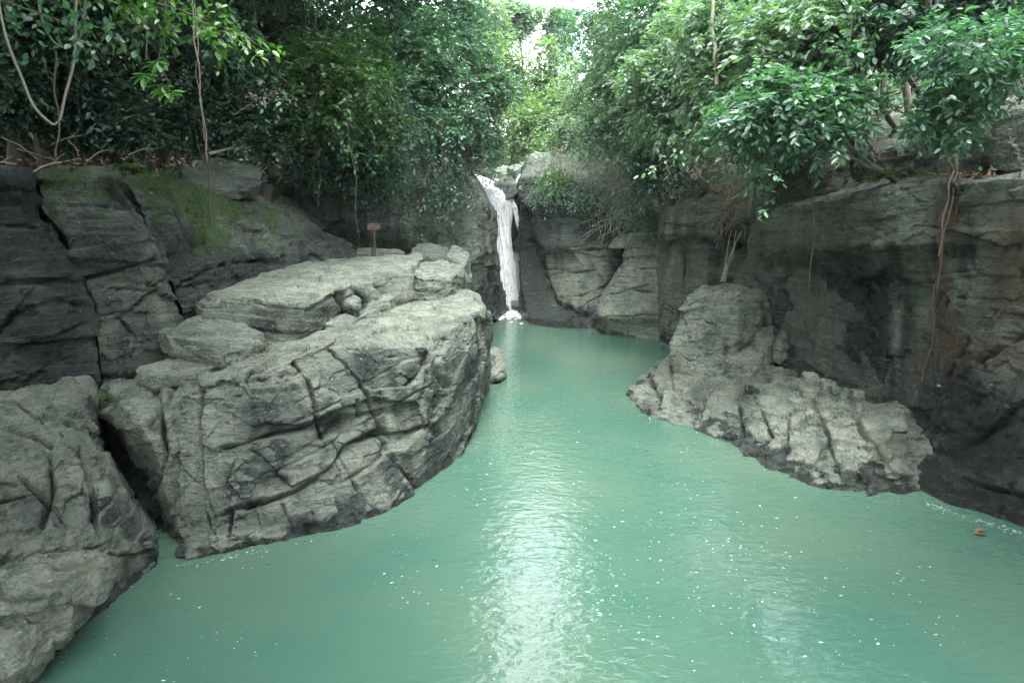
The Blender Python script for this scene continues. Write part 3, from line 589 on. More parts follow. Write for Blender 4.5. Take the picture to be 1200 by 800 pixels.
loft('pillar_cliff', [
    [(766, 396, 31.5), (774, 400), (792, 409), (850, 422, 26.5), (900, 432, 25.5), (940, 432, 24.5)],
    [(768, 370, 31.8), (775, 370, 29.8), (796, 370, 28.4), (850, 370, 27.5), (900, 370, 26), (940, 370, 25)],
    [(770, 310, 32), (780, 310, 30), (800, 310, 29), (850, 310, 28.2), (900, 312, 26.6), (940, 310, 25.4)],
    [(772, 285, 32), (781, 285, 30.2), (803, 283, 29.2), (850, 285, 28.4), (890, 291, 27), (930, 291, 25.8)],
    [(771, 276, 31.8), (778, 276, 29.5), (802, 274, 28.4), (850, 276, 27.5), (885, 282, 26.5), (925, 280, 25.5)],
    [(772, 246, 31.8), (780, 242, 29.6), (805, 240, 28.6), (850, 240, 27.7), (880, 250, 27), (920, 250, 26)],
    [(778, 236, 32), (788, 232, 30.4), (812, 228, 29.6), (850, 226, 28.8), (878, 232, 28), (915, 236, 27)],
    [(780, 225, 34), (792, 220, 34), (814, 215, 33), (850, 212, 32), (880, 215, 31), (918, 222, 30)]], 190, 190, seed=63, smooth=1,
    cracks=[([(776, 283), (803, 281), (850, 284), (890, 288)], 2.2, .35), ([(800, 280), (803, 300), (800, 340)], 2, .2), ([(780, 262), (830, 268), (880, 262)], 1.6, .12), ([(880, 285), (885, 310), (900, 330)], 2.5, .2), ([(795, 370), (788, 400)], 3, .25)],
    paint=dict(dark=.3, streak=.4, wet=.5, moss=.25, spots=[('pale', 835, 245, 45, 22, .3), ('dark', 862, 268, 20, 14, .4), ('moss', 800, 340, 25, 50, .3), ('pale', 880, 320, 14, 14, .3)]),
    label='dark green square-cut cliff with an overhanging cap behind the big boulder', cat='cliff', lump=.1, ls=1.8, strata=.04, th=.8, vor=.03, vs=1.8, fine=.03)

# shelf and boulder on the far bank
loft('rock_shelf', [
    [(784, 418), (755, 440), (735, 465), (762, 490), (800, 499), (850, 519), (900, 549), (950, 568), (1000, 578), (1056, 579), (1096, 584, 12.75)],
    [(787, 415, 25.8), (758, 438, 23), (737, 456, 20.4), (764, 474, 18.5), (803, 480, 17.7), (850, 498, 16.3), (900, 522, 14.8), (950, 540, 13.8), (1000, 552, 13.1), (1058, 554, 12.85), (1099, 552, 13.1)],
    [(790, 412, 25.5), (765, 433, 23), (742, 450, 20.8), (768, 460, 19.3), (805, 462, 18.3), (850, 474, 17.1), (900, 492, 15.6), (950, 505, 14.7), (1000, 515, 14.0), (1060, 524, 13.5), (1102, 528, 13.6)],
    [(795, 405, 26), (785, 425, 23.5), (765, 435, 21.8), (780, 440, 20.8), (815, 440, 20), (860, 445, 18.6), (910, 460, 16.8), (955, 475, 15.6), (1000, 485, 14.8), (1058, 496, 14.4), (1106, 508, 14.2)],
    [(800, 402, 27), (800, 415, 25), (795, 420, 24), (800, 425, 23), (830, 425, 22), (880, 425, 20.5), (915, 432, 18.8), (950, 447, 17.5), (990, 463, 16.2), (1055, 480, 15.2), (1108, 494, 15.0)]], 330, 170, seed=66, smooth=1,
    cracks=[([(790, 425), (815, 428), (840, 436), (860, 435), (900, 445)], 2.4, .15), ([(835, 435), (825, 455), (820, 490)], 4, .2), ([(865, 470), (870, 510)], 5, .15), ([(950, 462), (962, 490), (970, 510), (985, 560)], 2.4, .14), ([(760, 440), (775, 470), (765, 485)], 2.6, .14), ([(785, 425), (790, 470)], 2.5, .12), ([(800, 480), (850, 470)], 3, .1), ([(890, 480), (905, 510), (890, 530)], 3, .15), ([(925, 485), (918, 540)], 2.4, .12), ([(1000, 480), (1020, 520), (1050, 560)], 3, .15), ([(930, 470), (960, 478), (1000, 472)], 2.4, .12)],
    paint=dict(dark=.14, streak=.4, wet=.34, spots=[('pale', 935, 510, 22, 30, .35), ('pale', 990, 515, 18, 38, .35), ('dark', 875, 465, 16, 18, .6), ('dark', 815, 470, 8, 25, .45), ('dark', 965, 525, 7, 30, .5), ('moss', 965, 530, 8, 22, .5), ('dark', 1065, 525, 34, 45, .6), ('rust', 1035, 525, 28, 30, .55), ('moss', 930, 475, 25, 8, .4), ('moss', 1010, 555, 20, 8, .5), ('dark', 760, 480, 25, 10, .4), ('wet', 860, 495, 30, 15, .5)]),
    label='low pale rock shelf with wet black edge along the right bank', cat='rock', **{**near, 'lump': .09, 'ls': 1.0, 'dip': (-.3, .3, .8), 'strata': .02, 'vor': .09, 'vs': .8})
loft('boulder', [
    [(798, 432, 22.5), (787, 432, 21), (828, 452, 19.3), (862, 462, 18.6), (895, 456, 18.9), (912, 446, 20), (914, 436, 22.5)],
    [(796, 405, 22.8), (786, 405, 21.2), (830, 410, 20.2), (862, 415, 19.6), (893, 415, 19.9), (907, 410, 20.7), (910, 405, 22.6)],
    [(800, 375, 23), (794, 372, 21.6), (835, 375, 20.6), (865, 375, 20.1), (893, 380, 20.3), (905, 378, 21), (908, 378, 22.7)],
    [(810, 345, 23.2), (805, 345, 22), (838, 343, 21.2), (865, 343, 20.8), (890, 348, 20.9), (902, 352, 21.5), (905, 352, 22.7)],
    [(825, 335, 23.5), (825, 335, 22.8), (845, 333, 22.3), (865, 333, 22), (885, 337, 22), (898, 343, 22.4), (901, 346, 23)],
    [(840, 340, 24.3), (840, 338, 24.4), (852, 337, 24.4), (865, 337, 24.4), (878, 340, 24.4), (888, 345, 24.4), (892, 350, 24.3)]], 170, 160, seed=68, smooth=1,
    cracks=[([(835, 345), (828, 358), (820, 370)], 2, .1), ([(905, 382), (885, 392), (878, 405), (868, 412)], 2.2, .16), ([(845, 412), (870, 402)], 2, .1)],
    paint=dict(dark=.12, streak=.45, wet=0, spots=[('moss', 872, 370, 22, 22, .5), ('rust', 812, 405, 18, 20, .3), ('dark', 880, 365, 25, 20, .2)]),
    label='large upright boulder standing on the low rock shelf', cat='boulder', lump=.03, ls=1.3, strata=.015, th=.6, vor=.09, vs=1.2, fine=.026)
hull('stone_block', prism([(848, 418, 19.2), (880, 408, 19.3), (896, 416, 19.0), (888, 428, 18.6), (856, 428, 18.7)], .7), 4, seed=71, paint=dict(wet=0, spots=[('rust', 856, 425, 4, 8, .9)]), label='blocky stone with a rust streak at the foot of the large boulder', cat='rock', **st)
hull('boulder', prism([(884, 396, 19.6), (900, 404, 19.3), (910, 396, 19.8), (904, 386, 20.6), (890, 386, 20.6)], .9), 4, seed=72, paint=dict(wet=0), label='rounded stone wedged against the large boulder', cat='boulder', **st)
hull('stone_block', prism([(908, 396, 19.6), (916, 400, 19.3), (924, 398, 19.5), (918, 388, 20.2)], .8), 4, seed=73, paint=dict(wet=0, dark=.1), label='shiny pale stone in the gap between boulder and wall', cat='rock', **st)
for i, (x, y, Y, a, b, lab) in enumerate([(948, 449, 16.6, .26, .34, 'largest of the pale stones lined up under the stained wall'), (969, 455, 16.3, .22, .26, 'pointed stone next to the largest in the line under the wall'), (979, 461, 16.0, .13, .2, 'thin dark stone in the middle of the line under the wall'), (991, 463, 15.8, .14, .2, 'small upright stone near the end of the line'), (1003, 467, 15.5, .17, .26, 'last pale stone at the end of the line under the wall')]):
    hull('stone', [P(x, y, Y) + np.array(q) * (a, a, b) for q in ((-1, -1, -1.6), (1, -.9, -1.6), (1, 1, -1.6), (-1, 1, -1.6), (-.8, -.8, .6), (.9, -.7, .9), (.6, .8, .9), (-.5, .8, 1.0))], 3, seed=80 + i, paint=dict(wet=0, dark=.0 if i != 2 else .3), label=lab, cat='stone', group='row of stones wedged under the wall', lump=.04, ls=.3, strata=0, vor=.02, vs=.3, fine=.015)
hull('stone', [P(1034, 506, 14.2), P(1062, 504, 14.0), P(1042, 474, 15.0), P(1050, 470, 15.2), P(1060, 488, 14.6), P(1036, 492, 14.6), P(1050, 510, 15.0)], 4, seed=88, paint=dict(wet=0, dark=.1), label='grey pointed stone leaning at the foot of the stained wall', cat='stone', lump=.05, ls=.4, strata=0, vor=.03, vs=.4, fine=.02)

# the big stained wall on the right
loft('stained_wall', [
    [(890, 422, 21.5), (912, 432, 19.5), (962, 472, 17), (1012, 502, 15.4), (1068, 570, 13.0), (1112, 590), (1160, 605), (1210, 622), (1350, 700), (1600, 860)],
    [(890, 410, 21.5), (912, 415, 19.6), (962, 455, 17.2), (1012, 485, 15.6), (1070, 545, 13.3), (1115, 555, 12.5), (1165, 560, 11.9), (1215, 570, 11.2), (1360, 620, 9.1), (1620, 740, 6.6)],
    [(889, 390, 22), (912, 400, 20.6), (965, 430, 19.0), (1015, 460, 17.2), (1075, 505, 14.6), (1120, 510, 13.3), (1165, 495, 12.3), (1215, 490, 11.5), (1360, 520, 9.5), (1620, 600, 6.9)],
    [(889, 350, 22.3), (911, 360, 20.8), (962, 370, 19.2), (1012, 380, 17.3), (1065, 390, 15.4), (1115, 385, 14.1), (1163, 380, 12.9), (1213, 380, 12), (1355, 400, 9.9), (1610, 450, 7.2)],
    [(889, 312, 22.4), (910, 312, 20.8), (960, 306, 18.8), (1010, 303, 17.0), (1060, 299, 15.4), (1110, 298, 14.1), (1160, 295, 12.9), (1210, 295, 12), (1350, 300, 10), (1600, 310, 7.4)],
    [(889, 292, 22.3), (910, 292, 20.2), (960, 289, 17.9), (1010, 289, 16.1), (1060, 287, 14.7), (1110, 286, 13.7), (1160, 282, 12.8), (1210, 280, 12), (1350, 280, 10), (1600, 290, 7.4)],
    [(892, 262, 22.2), (908, 246, 20.3), (960, 235, 18.1), (1010, 224, 16.3), (1060, 217, 14.8), (1110, 213, 13.8), (1160, 210, 12.8), (1210, 206, 12.0), (1350, 192, 10), (1600, 162, 7.5)],
    [(895, 252, 24.5), (912, 236, 23), (964, 224, 20.8), (1015, 214, 19), (1065, 207, 17.3), (1115, 202, 16.2), (1165, 197, 15.2), (1215, 190, 14.4), (1350, 175, 12.4), (1600, 140, 9.9)]], 330, 280, seed=91, smooth=1,
    cracks=[([(905, 300), (930, 290), (985, 300), (1010, 290), (1100, 288)], 2.6, .18), ([(1102, 215), (1095, 290), (1094, 400)], 2.4, .12), ([(1120, 225), (1118, 300)], 2, .1), ([(940, 312), (965, 318), (985, 325), (1040, 335), (1090, 330)], 3, .12), ([(975, 335), (1040, 322), (1080, 318)], 2.4, .1),
            ([(1080, 525), (1120, 530), (1160, 500), (1200, 470)], 3.5, .25), ([(1095, 400), (1085, 380), (1090, 350)], 2, .08), ([(1090, 545), (1130, 560), (1200, 580)], 3, .15), ([(1140, 400), (1110, 440), (1100, 470)], 4, .1), ([(1150, 425), (1200, 390)], 6, .18), ([(1100, 320), (1130, 318)], 2, .1), ([(1120, 350), (1190, 352)], 2, .06), ([(900, 300), (905, 350), (910, 400)], 2.5, .15)],
    paint=dict(dark=.3, streak=.4, wet=.7, moss=.2, spots=[('pale', 1000, 252, 110, 24, .6), ('rust', 1010, 255, 110, 22, .42), ('pale', 1048, 262, 14, 16, .55), ('rust', 1103, 330, 13, 100, 1.1), ('rust', 1190, 310, 50, 100, .75), ('rust', 1130, 410, 40, 40, .5), ('dark', 975, 400, 75, 75, .8), ('dark', 1140, 540, 120, 75, .55), ('wet', 1140, 530, 110, 70, .7), ('wet', 1040, 340, 60, 30, .5), ('pale', 1040, 335, 50, 6, .5), ('pale', 945, 320, 25, 4, .5), ('wet', 1180, 250, 60, 60, .4), ('dark', 1030, 340, 60, 30, .25), ('rust', 1120, 255, 14, 30, .5), ('dark', 1135, 270, 10, 50, .4), ('dark', 980, 420, 50, 50, .45), ('pale', 990, 410, 6, 55, .9), ('pale', 940, 400, 4, 50, .5), ('pale', 1050, 400, 5, 50, .5),  # dark spots: part stain, part shade of the undercut painted in
        ('rust', 1075, 430, 14, 40, .5), ('rust', 1120, 405, 12, 12, .6), ('rust', 1180, 415, 30, 15, .5), ('moss', 985, 298, 45, 16, .5), ('moss', 930, 315, 18, 35, .5), ('moss', 1040, 296, 24, 8, .4), ('wet', 1000, 330, 60, 16, .55), ('wet', 1150, 480, 60, 60, .6), ('pale', 1150, 330, 40, 40, .12), ('rust', 1190, 310, 30, 60, .2), ('pale', 1060, 350, 30, 30, .2)]),
    label='huge stained rock wall with an overhanging brow on the right bank', cat='cliff', lump=.06, ls=2.0, strata=.05, th=.5, vor=.07, vs=1.4, fine=.028)
loft('upper_rock', [
    [(880, 242, 23.5), (930, 230, 20.6), (1000, 224, 18.2), (1060, 216, 16.5), (1115, 212, 15.2), (1145, 210, 15)],
    [(885, 200, 24), (932, 190, 21), (1000, 185, 18.7), (1060, 170, 17), (1118, 165, 15.8), (1145, 165, 15.8)],
    [(895, 165, 25), (950, 165, 22), (1005, 150, 19.6), (1060, 132, 18), (1110, 118, 17), (1140, 120, 17)],
    [(905, 155, 28), (960, 155, 25), (1010, 140, 22.6), (1065, 122, 21), (1115, 108, 20), (1145, 110, 20)]], 170, 100, seed=93, smooth=3,
    cracks=[([(990, 150), (1000, 185), (985, 220)], 3, .2), ([(1085, 130), (1100, 200)], 3, .15)],
    paint=dict(dark=.42, wet=0, moss=.3, spots=[('rust', 1040, 180, 50, 30, .25), ('dark', 920, 190, 35, 40, .4)]), label='rounded brown rock above the stained wall behind the ferns', cat='rock', lump=.2, ls=1.4, strata=.03, th=.6, vor=.06, vs=1.4, fine=.04)
hull('boulder', blob_pts(P(1222, 155, 13.9), (1.25, 1.0, 1.0), seed=22) + [P(1160, 195, 13.8), P(1162, 130, 13.8), P(1185, 108, 13.9), P(1215, 205, 13.4)], 5, seed=95, paint=dict(dark=.3, wet=0, moss=.1, spots=[('pale', 1185, 160, 22, 40, .5)]), label='lichen-spotted boulder at the edge of the frame above the stained wall', cat='boulder', lump=.1, ls=.8, strata=0, vor=.04, vs=1, fine=.03)
hull('rock_slab', prism([(1095, 104, 15.5), (1130, 96, 15), (1215, 100, 14.5), (1230, 84, 16.5), (1150, 82, 17)], .4), 4, seed=96, paint=dict(dark=.35, wet=1, spots=[('wet', 1150, 95, 100, 20, .8)]), label='slate-blue sloping slab above the lichen-spotted boulder', cat='rock', **st)
for i, (top, drop, lab) in enumerate([
    ([(822, 200, 28.5), (850, 186, 29), (878, 190, 28.5), (870, 176, 30), (838, 172, 30.5)], .8, 'tan block among dry stems above the square-cut cliff'),
    ([(846, 215, 27.8), (880, 206, 27.5), (884, 190, 28.8), (862, 190, 29)], 1.0, 'tilted tan stone below the tan block'),
    ([(808, 225, 29.2), (832, 214, 29.3), (830, 205, 30.3), (806, 212, 30.5)], .7, 'small dark stone at the brink of the square-cut cliff'),
    ([(842, 172, 30), (880, 166, 29.5), (884, 148, 31), (850, 150, 31.5)], 1.0, 'weathered stone highest in the dry gully'),
    ([(884, 226, 25.5), (918, 222, 24), (915, 196, 25), (890, 200, 26)], 1.2, 'dark boulder at the gully foot beside the stained wall')]):
    hull('stone_block', prism(top, drop), 4, seed=101 + i, paint=dict(wet=0, dark=.05 if i != 4 else .4, spots=[('rust', 850, 190, 40, 40, .2)]), label=lab, cat='rock', **{**st, 'lump': .12})
for i, (top, drop, lab) in enumerate([([(618, 196, 41.5), (640, 192, 41), (668, 185, 41), (660, 176, 44), (625, 180, 44)], 1.2, 'bright flat rock beside the top of the waterfall'),
                                 ([(668, 192, 40), (700, 186, 39.5), (708, 172, 42), (680, 172, 43)], 1.2, 'pale sloping rock above the buttress')]):
    hull('stone_block', prism(top, drop), 4, seed=111 + i, paint=dict(wet=0, dark=-.2), label=lab, cat='rock', **{**st, 'lump': .15})

# ------------------------------------------------------------------ waterfall
def strip(path, width, nu=10, seed=0, bulge=.25):
    """a falling sheet of water: rounded ribbon along a path"""
    path = np.array(path); n = 60; t = np.linspace(0, 1, n); k = np.linspace(0, 1, len(path))
    c = np.stack([np.interp(t, k, path[:, a]) for a in range(3)], 1); ww = np.interp(t, np.linspace(0, 1, len(width)), width)
    for _ in range(4): c[1:-1] = .25 * c[:-2] + .5 * c[1:-1] + .25 * c[2:]
    a = np.linspace(0, 2 * math.pi, nu * 2, endpoint=False); v = []
    for i in range(n):
        ring = np.stack([np.cos(a) * ww[i] * .5, np.sin(a) * ww[i] * bulge, 0 * a], 1) + c[i]; v.append(ring)
    v = np.array(v); q = v.reshape(-1, 3)
    q = q + .22 * np.stack([fbm(q * np.array((2.2, 2.2, .5)) + seed, 4), fbm(q * np.array((2.2, 2.2, .5)) + seed + 30, 4), 0 * q[:, 0]], 1)
    m = nu * 2; idx = np.arange(n * m).reshape(n, m); nx = np.roll(idx, -1, 1)
    return q, np.stack([idx[:-1], nx[:-1], nx[1:], idx[1:]], -1).reshape(-1, 4)
wf = empty('waterfall', W(594, 362), 'tall white waterfall dropping into the gorge behind the shaded cliff', 'waterfall')
MAIN = [P(554, 204, 45), P(564, 210, 43.2), P(574, 220, 42.5), P(580, 240, 42.1), P(584, 265, 41.9), P(588, 300, 41.7), P(592, 335, 41.5), P(597, 366, 41.2)]
v, f = strip(MAIN, [.6, 1.2, 2.1, 2.3, 1.8, 1.5, 1.4, 2.0], 14, 3)
link_mesh('main_stream', v, f, FALL, wf, True)
r_ = np.random.RandomState(15)
for k in range(16):
    i0 = r_.randint(1, 4); off = np.array((r_.normal(0, .55), r_.uniform(-.5, .1), 0)); path = [p + off * (.7 + .08 * j) for j, p in enumerate(MAIN[i0:r_.randint(6, 9)])]
    w0 = r_.uniform(.1, .35); v, f = strip(path, [w0, w0 * r_.uniform(.6, 1.6), w0 * r_.uniform(.3, 1.2)], 4, 30 + k, .1); link_mesh('water_strand', v, f, FALL, wf, True)
v, f = strip([P(612, 212, 44), P(600, 224, 42.6), P(592, 236, 42.2), P(585, 252, 42.0), P(586, 268, 41.9)], [.5, .8, 1.0, .9, .5], 8, 9); link_mesh('side_stream', v, f, FALL, wf, True)
for k in range(5):
    x = 590 + 3 * k; v, f = strip([P(x - 2, 262 + 8 * k, 42.5), P(x, 285 + 6 * k, 42.3), P(x + 1, 315, 42.1), P(x + 2, 340, 41.9), P(x + 2, 362, 41.5)], [.08, .2, .14, .22, .28], 5, 50 + k, .06); link_mesh('water_strand', v, f, FALL, wf, True)
v, f = strip([P(645, 186, 46), P(626, 195, 44.4), P(614, 205, 43.9), P(607, 222, 43.0)], [.6, .9, .7, .5], 6, 19); link_mesh('side_stream', v, f, FALL, wf, True)
bmv = []
r_ = np.random.RandomState(5)
def discs(cs, rs, asp, ang, z, nseg=7, seed=0, thick=0.0):
    r = np.random.RandomState(seed); a = np.linspace(0, 2 * math.pi, nseg, endpoint=False); N = len(cs)
    rad = rs[:, None] * (1 + .35 * r.normal(size=(N, nseg))).clip(.45, 1.7)
    x = rad * np.cos(a); y = rad * np.sin(a) * asp[:, None]
    ca, sa = np.cos(ang)[:, None], np.sin(ang)[:, None]
    v = np.stack([cs[:, :1] + x * ca - y * sa, cs[:, 1:2] + x * sa + y * ca, np.full((N, nseg), z)], -1)
    c = np.concatenate([cs, np.full((N, 1), z + thick)], 1)
    allv = np.concatenate([v, c[:, None]], 1).reshape(-1, 3)
    b = (np.arange(N) * (nseg + 1))[:, None]; k = np.arange(nseg)
    f = np.stack([b + k, b + (k + 1) % nseg, np.broadcast_to(b + nseg, (N, nseg))], -1).reshape(-1, 3)
    return allv, f
c = np.stack([W(598, 366)[0] + r_.normal(.1, 1.0, 260), W(598, 366)[1] + r_.normal(-.6, 1.2, 260)], 1)
v, f = discs(c, r_.uniform(.06, .25, 260), r_.uniform(.5, 1, 260), r_.uniform(0, 6, 260), .012, seed=3, thick=.03); tag(link_mesh('splash_foam', v, f, FALL, wf, True), kind='stuff')

# ------------------------------------------------------------------ foam flecks on the water
fc = []
def fleck(n, x0, x1, y0, y1, clusters, spread, seed):
    r = np.random.RandomState(seed)
    cx = r.uniform(x0, x1, clusters); cy = r.uniform(y0, y1, clusters)
    k = r.randint(0, clusters, n); return np.stack([cx[k] + r.normal(0, spread, n), cy[k] + r.normal(0, spread, n)], 1)
px_pts = np.concatenate([fleck(900, 600, 900, 520, 720, 60, 26, 1), fleck(420, 560, 640, 420, 620, 24, 12, 2), fleck(160, 900, 1180, 590, 760, 24, 16, 3), fleck(110, 80, 300, 655, 790, 16, 14, 4), fleck(120, 430, 560, 560, 700, 26, 14, 5), fleck(150, 560, 1000, 640, 800, 40, 16, 6)])
def bank(path, n, seed):
    r = np.random.RandomState(seed); k = r.uniform(0, len(path) - 1, n); i = k.astype(int); f = k - i; path = np.array(path, float)
    return path[i] * (1 - f)[:, None] + path[np.minimum(i + 1, len(path) - 1)] * f[:, None] + np.abs(r.normal(0, 1, (n, 1))) * np.array((0, 2.5)) + r.normal(0, 1, (n, 2))
px_pts = np.concatenate([px_pts, bank([(1086, 588), (1120, 600), (1160, 612), (1200, 624)], 260, 1), bank([(205, 662), (260, 652), (320, 641), (400, 624)], 90, 2), bank([(745, 470), (765, 492), (805, 502), (850, 522)], 60, 3)])
pts = np.array([W(a, b)[:2] for a, b in px_pts]); keep = (px_pts[:, 1] > 415)
pts = pts[keep]; N = len(pts)
v, f = discs(pts, np.random.RandomState(8).gamma(1.4, .0068, N).clip(.004, .036), np.random.RandomState(9).uniform(.22, .6, N), np.random.RandomState(10).normal(.3, .5, N), .006, seed=4, thick=.004)
tag(link_mesh('foam', v, f, FOAM, None, True), 'small white foam flecks drifting on the green river', 'foam', kind='stuff')

# ------------------------------------------------------------------ vegetation
def nrm(a): return a / (np.linalg.norm(a, axis=-1, keepdims=True) + 1e-9)
class Leaves:
    def __init__(s): s.v = []; s.f = []; s.t = []; s.n = 0
    def add(s, base, d, up, ln, wd, fold=.12, six=False, tint=None, curl=.0):
        """leaves: base points, directions, up vectors, lengths"""
        N = len(base); d = nrm(d); side = nrm(np.cross(d, up)); nn = np.cross(side, d)
        L = ln[:, None]; Wd = (ln * wd)[:, None]
        tip = base + d * L - nn * L * curl
        if six:
            pts = [base, base + d * L * .3 + side * Wd * .85 + nn * Wd * fold, base + d * L * .68 + side * Wd * .72 + nn * Wd * fold - nn * L * curl * .4, tip,
                   base + d * L * .68 - side * Wd * .72 + nn * Wd * fold - nn * L * curl * .4, base + d * L * .3 - side * Wd * .85 + nn * Wd * fold]
            fc = [[0, 1, 2, 3], [0, 3, 4, 5]]
        else:
            pts = [base, base + d * L * .45 + side * Wd + nn * Wd * fold, tip, base + d * L * .45 - side * Wd + nn * Wd * fold]
            fc = [[0, 1, 2], [0, 2, 3]]
        m = len(pts); v = np.stack(pts, 1).reshape(-1, 3)
        f = (np.arange(N)[:, None, None] * m + np.array(fc)[None] + s.n).reshape(-1, len(fc[0]))
        s.v.append(v); s.f.append(f); s.n += len(v)
        t = np.random.RandomState(N + s.n).beta(2.5, 2.5, N) if tint is None else tint
        s.t.append(np.repeat(t, m))
    def build(s, name, parent, color, mat=None):
        return link_mesh(name, np.concatenate(s.v), s.f, mat or LEAF, parent, False, {'tint': np.concatenate(s.t)}, color)
class Tubes:
    def __init__(s): s.v = []; s.f = []; s.n = 0
    def add(s, path, r0, r1=None, seg=5, wob=0.0, seed=0, steps=None):
        path = np.array(path, float); r1 = r0 if r1 is None else r1
        n = steps or max(len(path) * 4, 8); k = np.linspace(0, 1, len(path)); t = np.linspace(0, 1, n)
        c = np.stack([np.interp(t, k, path[:, a]) for a in range(3)], 1)
        for _ in range(3): c[1:-1] = .25 * c[:-2] + .5 * c[1:-1] + .25 * c[2:]
        if wob:
            L = np.linalg.norm(np.diff(path, axis=0), axis=1).sum()
            q = np.stack([t * L * 1.3 + seed * 7.1, np.full(n, seed * 1.7), np.zeros(n)], 1)
            env = np.sin(t * math.pi)[:, None] ** .5
            c = c + wob * env * np.stack([noise(q), noise(q + 31), .4 * noise(q + 67)], 1) * 2
        d = nrm(np.gradient(c, axis=0)); ref = np.where(np.abs(d[:, 2:]) > .9, np.array([[1., 0, 0]]), np.array([[0, 0, 1.]]))
        a = nrm(np.cross(d, ref)); b = np.cross(d, a); ang = np.linspace(0, 2 * math.pi, seg, endpoint=False)
        rr = (r0 + (r1 - r0) * t)[:, None, None]
        v = c[:, None] + rr * (np.cos(ang)[None, :, None] * a[:, None] + np.sin(ang)[None, :, None] * b[:, None])
        idx = np.arange(n * seg).reshape(n, seg) + s.n; nx = np.roll(idx, -1, 1)
        s.f.append(np.stack([idx[:-1], idx[1:], nx[1:], nx[:-1]], -1).reshape(-1, 4)); s.v.append(v.reshape(-1, 3)); s.n += n * seg
        return c
    def build(s, name, parent, color, mat=None):
        return link_mesh(name, np.concatenate(s.v), s.f, mat or BARK, parent, True, None, color)

def sprays(lv, c, d, L, n, leaf, wd, r, droop=.35, six=False, flat=.6):
    """twigs of leaves: centres c, directions d, twig length L, n leaves each"""
    K = len(c); d = nrm(d)
    t = np.tile(np.linspace(.1, 1, n), (K, 1)) + r.normal(0, .04, (K, n))
    side = nrm(np.cross(d, np.array((0, 0, 1.))) + 1e-6)
    sgn = np.where(np.arange(n) % 2 == 0, 1, -1)[None, :, None]
    base = c[:, None] + d[:, None] * (t * L)[..., None] - np.array((0, 0, 1.)) * (droop * L * t ** 2)[..., None] + r.normal(0, .05 * L, (K, n, 3))
    ld = d[:, None] * .6 + sgn * side[:, None] * .8 - np.array((0, 0, 1.)) * (droop * (.6 + t))[..., None] + r.normal(0, .28, (K, n, 3))
    up = np.array((0, 0, 1.)) * flat + r.normal(0, .45, (K, n, 3)) + d[:, None] * .15
    ln = leaf * r.uniform(.6, 1.2, (K, n))
    lv.add(base.reshape(-1, 3), ld.reshape(-1, 3), up.reshape(-1, 3), ln.ravel(), wd, six=six, tint=r.beta(2.4, 2.6, K * n) * .75 + np.repeat(r.rand(K) * .25, n))
def crown(lv, c, rad, clumps, per, n, leaf, wd, r, six=False, droop=.35, rc=.42, tw=2.2):
    c = np.asarray(c); rad = np.asarray(rad)
    u = nrm(r.normal(size=(clumps, 3))); cc = c + u * rad * (r.uniform(.15, 1, (clumps, 1)) ** .6) * .85
    rr = rc * rad.mean() * r.uniform(.6, 1.25, clumps)
    dd = nrm(r.normal(size=(clumps, per, 3)) + np.array((0, 0, .35)))
    pos = cc[:, None] + dd * (rr[:, None] * r.uniform(.35, 1.0, (clumps, per)))[..., None] * np.array((1, 1, .75))
    sprays(lv, pos.reshape(-1, 3), (dd + r.normal(0, .35, dd.shape)).reshape(-1, 3), leaf * tw, n, leaf, wd, r, droop, six)
    return cc

def tree(name, px, py, Y, rx, ry, leaf, color, label, group=None, clumps=16, per=40, n=9, wd=.24, six=False, base=None, seed=0, trunk_r=.12, bark=(.13, .12, .1), droop=.35, cat='tree', ryY=None, vines=0):
    r = np.random.RandomState(seed + 1000)
    c = P(px, py, Y); sx = 1.18 * rx * Y / F_PX; sz = 1.18 * ry * Y / F_PX; clumps = int(clumps * 1.5); per = int(per * 1.15)
    b = np.array(base) if base is not None else np.array((c[0] + (.5 if c[0] > 2 else -.5) * sx * .6, c[1] + sx * .4, 0))
    if base is None:
        for _ in range(60):
            if ground_h(b[0], b[1]) > 6.0: break
            b[0] += .3 if c[0] > 2 else -.3; b[1] += .08
        b[2] = float(ground_h(b[0], b[1])) - .3
    e = empty(name, b, label, cat, group)
    lv = Leaves(); cc = crown(lv, c, (sx, ryY or sx * .85, sz), clumps, per, n, leaf, wd, r, six, droop)
    tb = Tubes(); top = c + np.array((0, 0, sz * .5))
    mid = b * .45 + c * .55 + r.normal(0, .12, 3) * np.linalg.norm(c - b) * .5
    tb.add([b, b * .8 + mid * .2 + r.normal(0, .1, 3), mid, c, top], trunk_r, trunk_r * .25, 7, .06, seed)
    for k in range(min(len(cc), 10)):
        s = mid + (c - mid) * r.uniform(0, .9); q = (s + cc[k]) / 2 + np.array((0, 0, .15 * sz)) * r.rand()
        tb.add([s, q, cc[k]], trunk_r * .4, trunk_r * .08, 4, .05, seed + k)
    for k in range(vines):
        a = cc[k % len(cc)] + r.normal(0, .3, 3); tb.add([a, a - np.array((r.normal(0, .2), 0, r.uniform(1.5, 4.5)))], .015, .01, 3, .1, seed + k)
    lv.build('crown', e, color); tb.build('trunk', e, bark)
    return e

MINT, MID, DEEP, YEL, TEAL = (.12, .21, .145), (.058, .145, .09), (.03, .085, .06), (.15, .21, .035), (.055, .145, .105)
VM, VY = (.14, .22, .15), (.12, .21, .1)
GL, GRT, GF = 'forest trees above the shaded bank', 'leafy trees on the sunlit bank', 'trees up the valley beyond the waterfall'
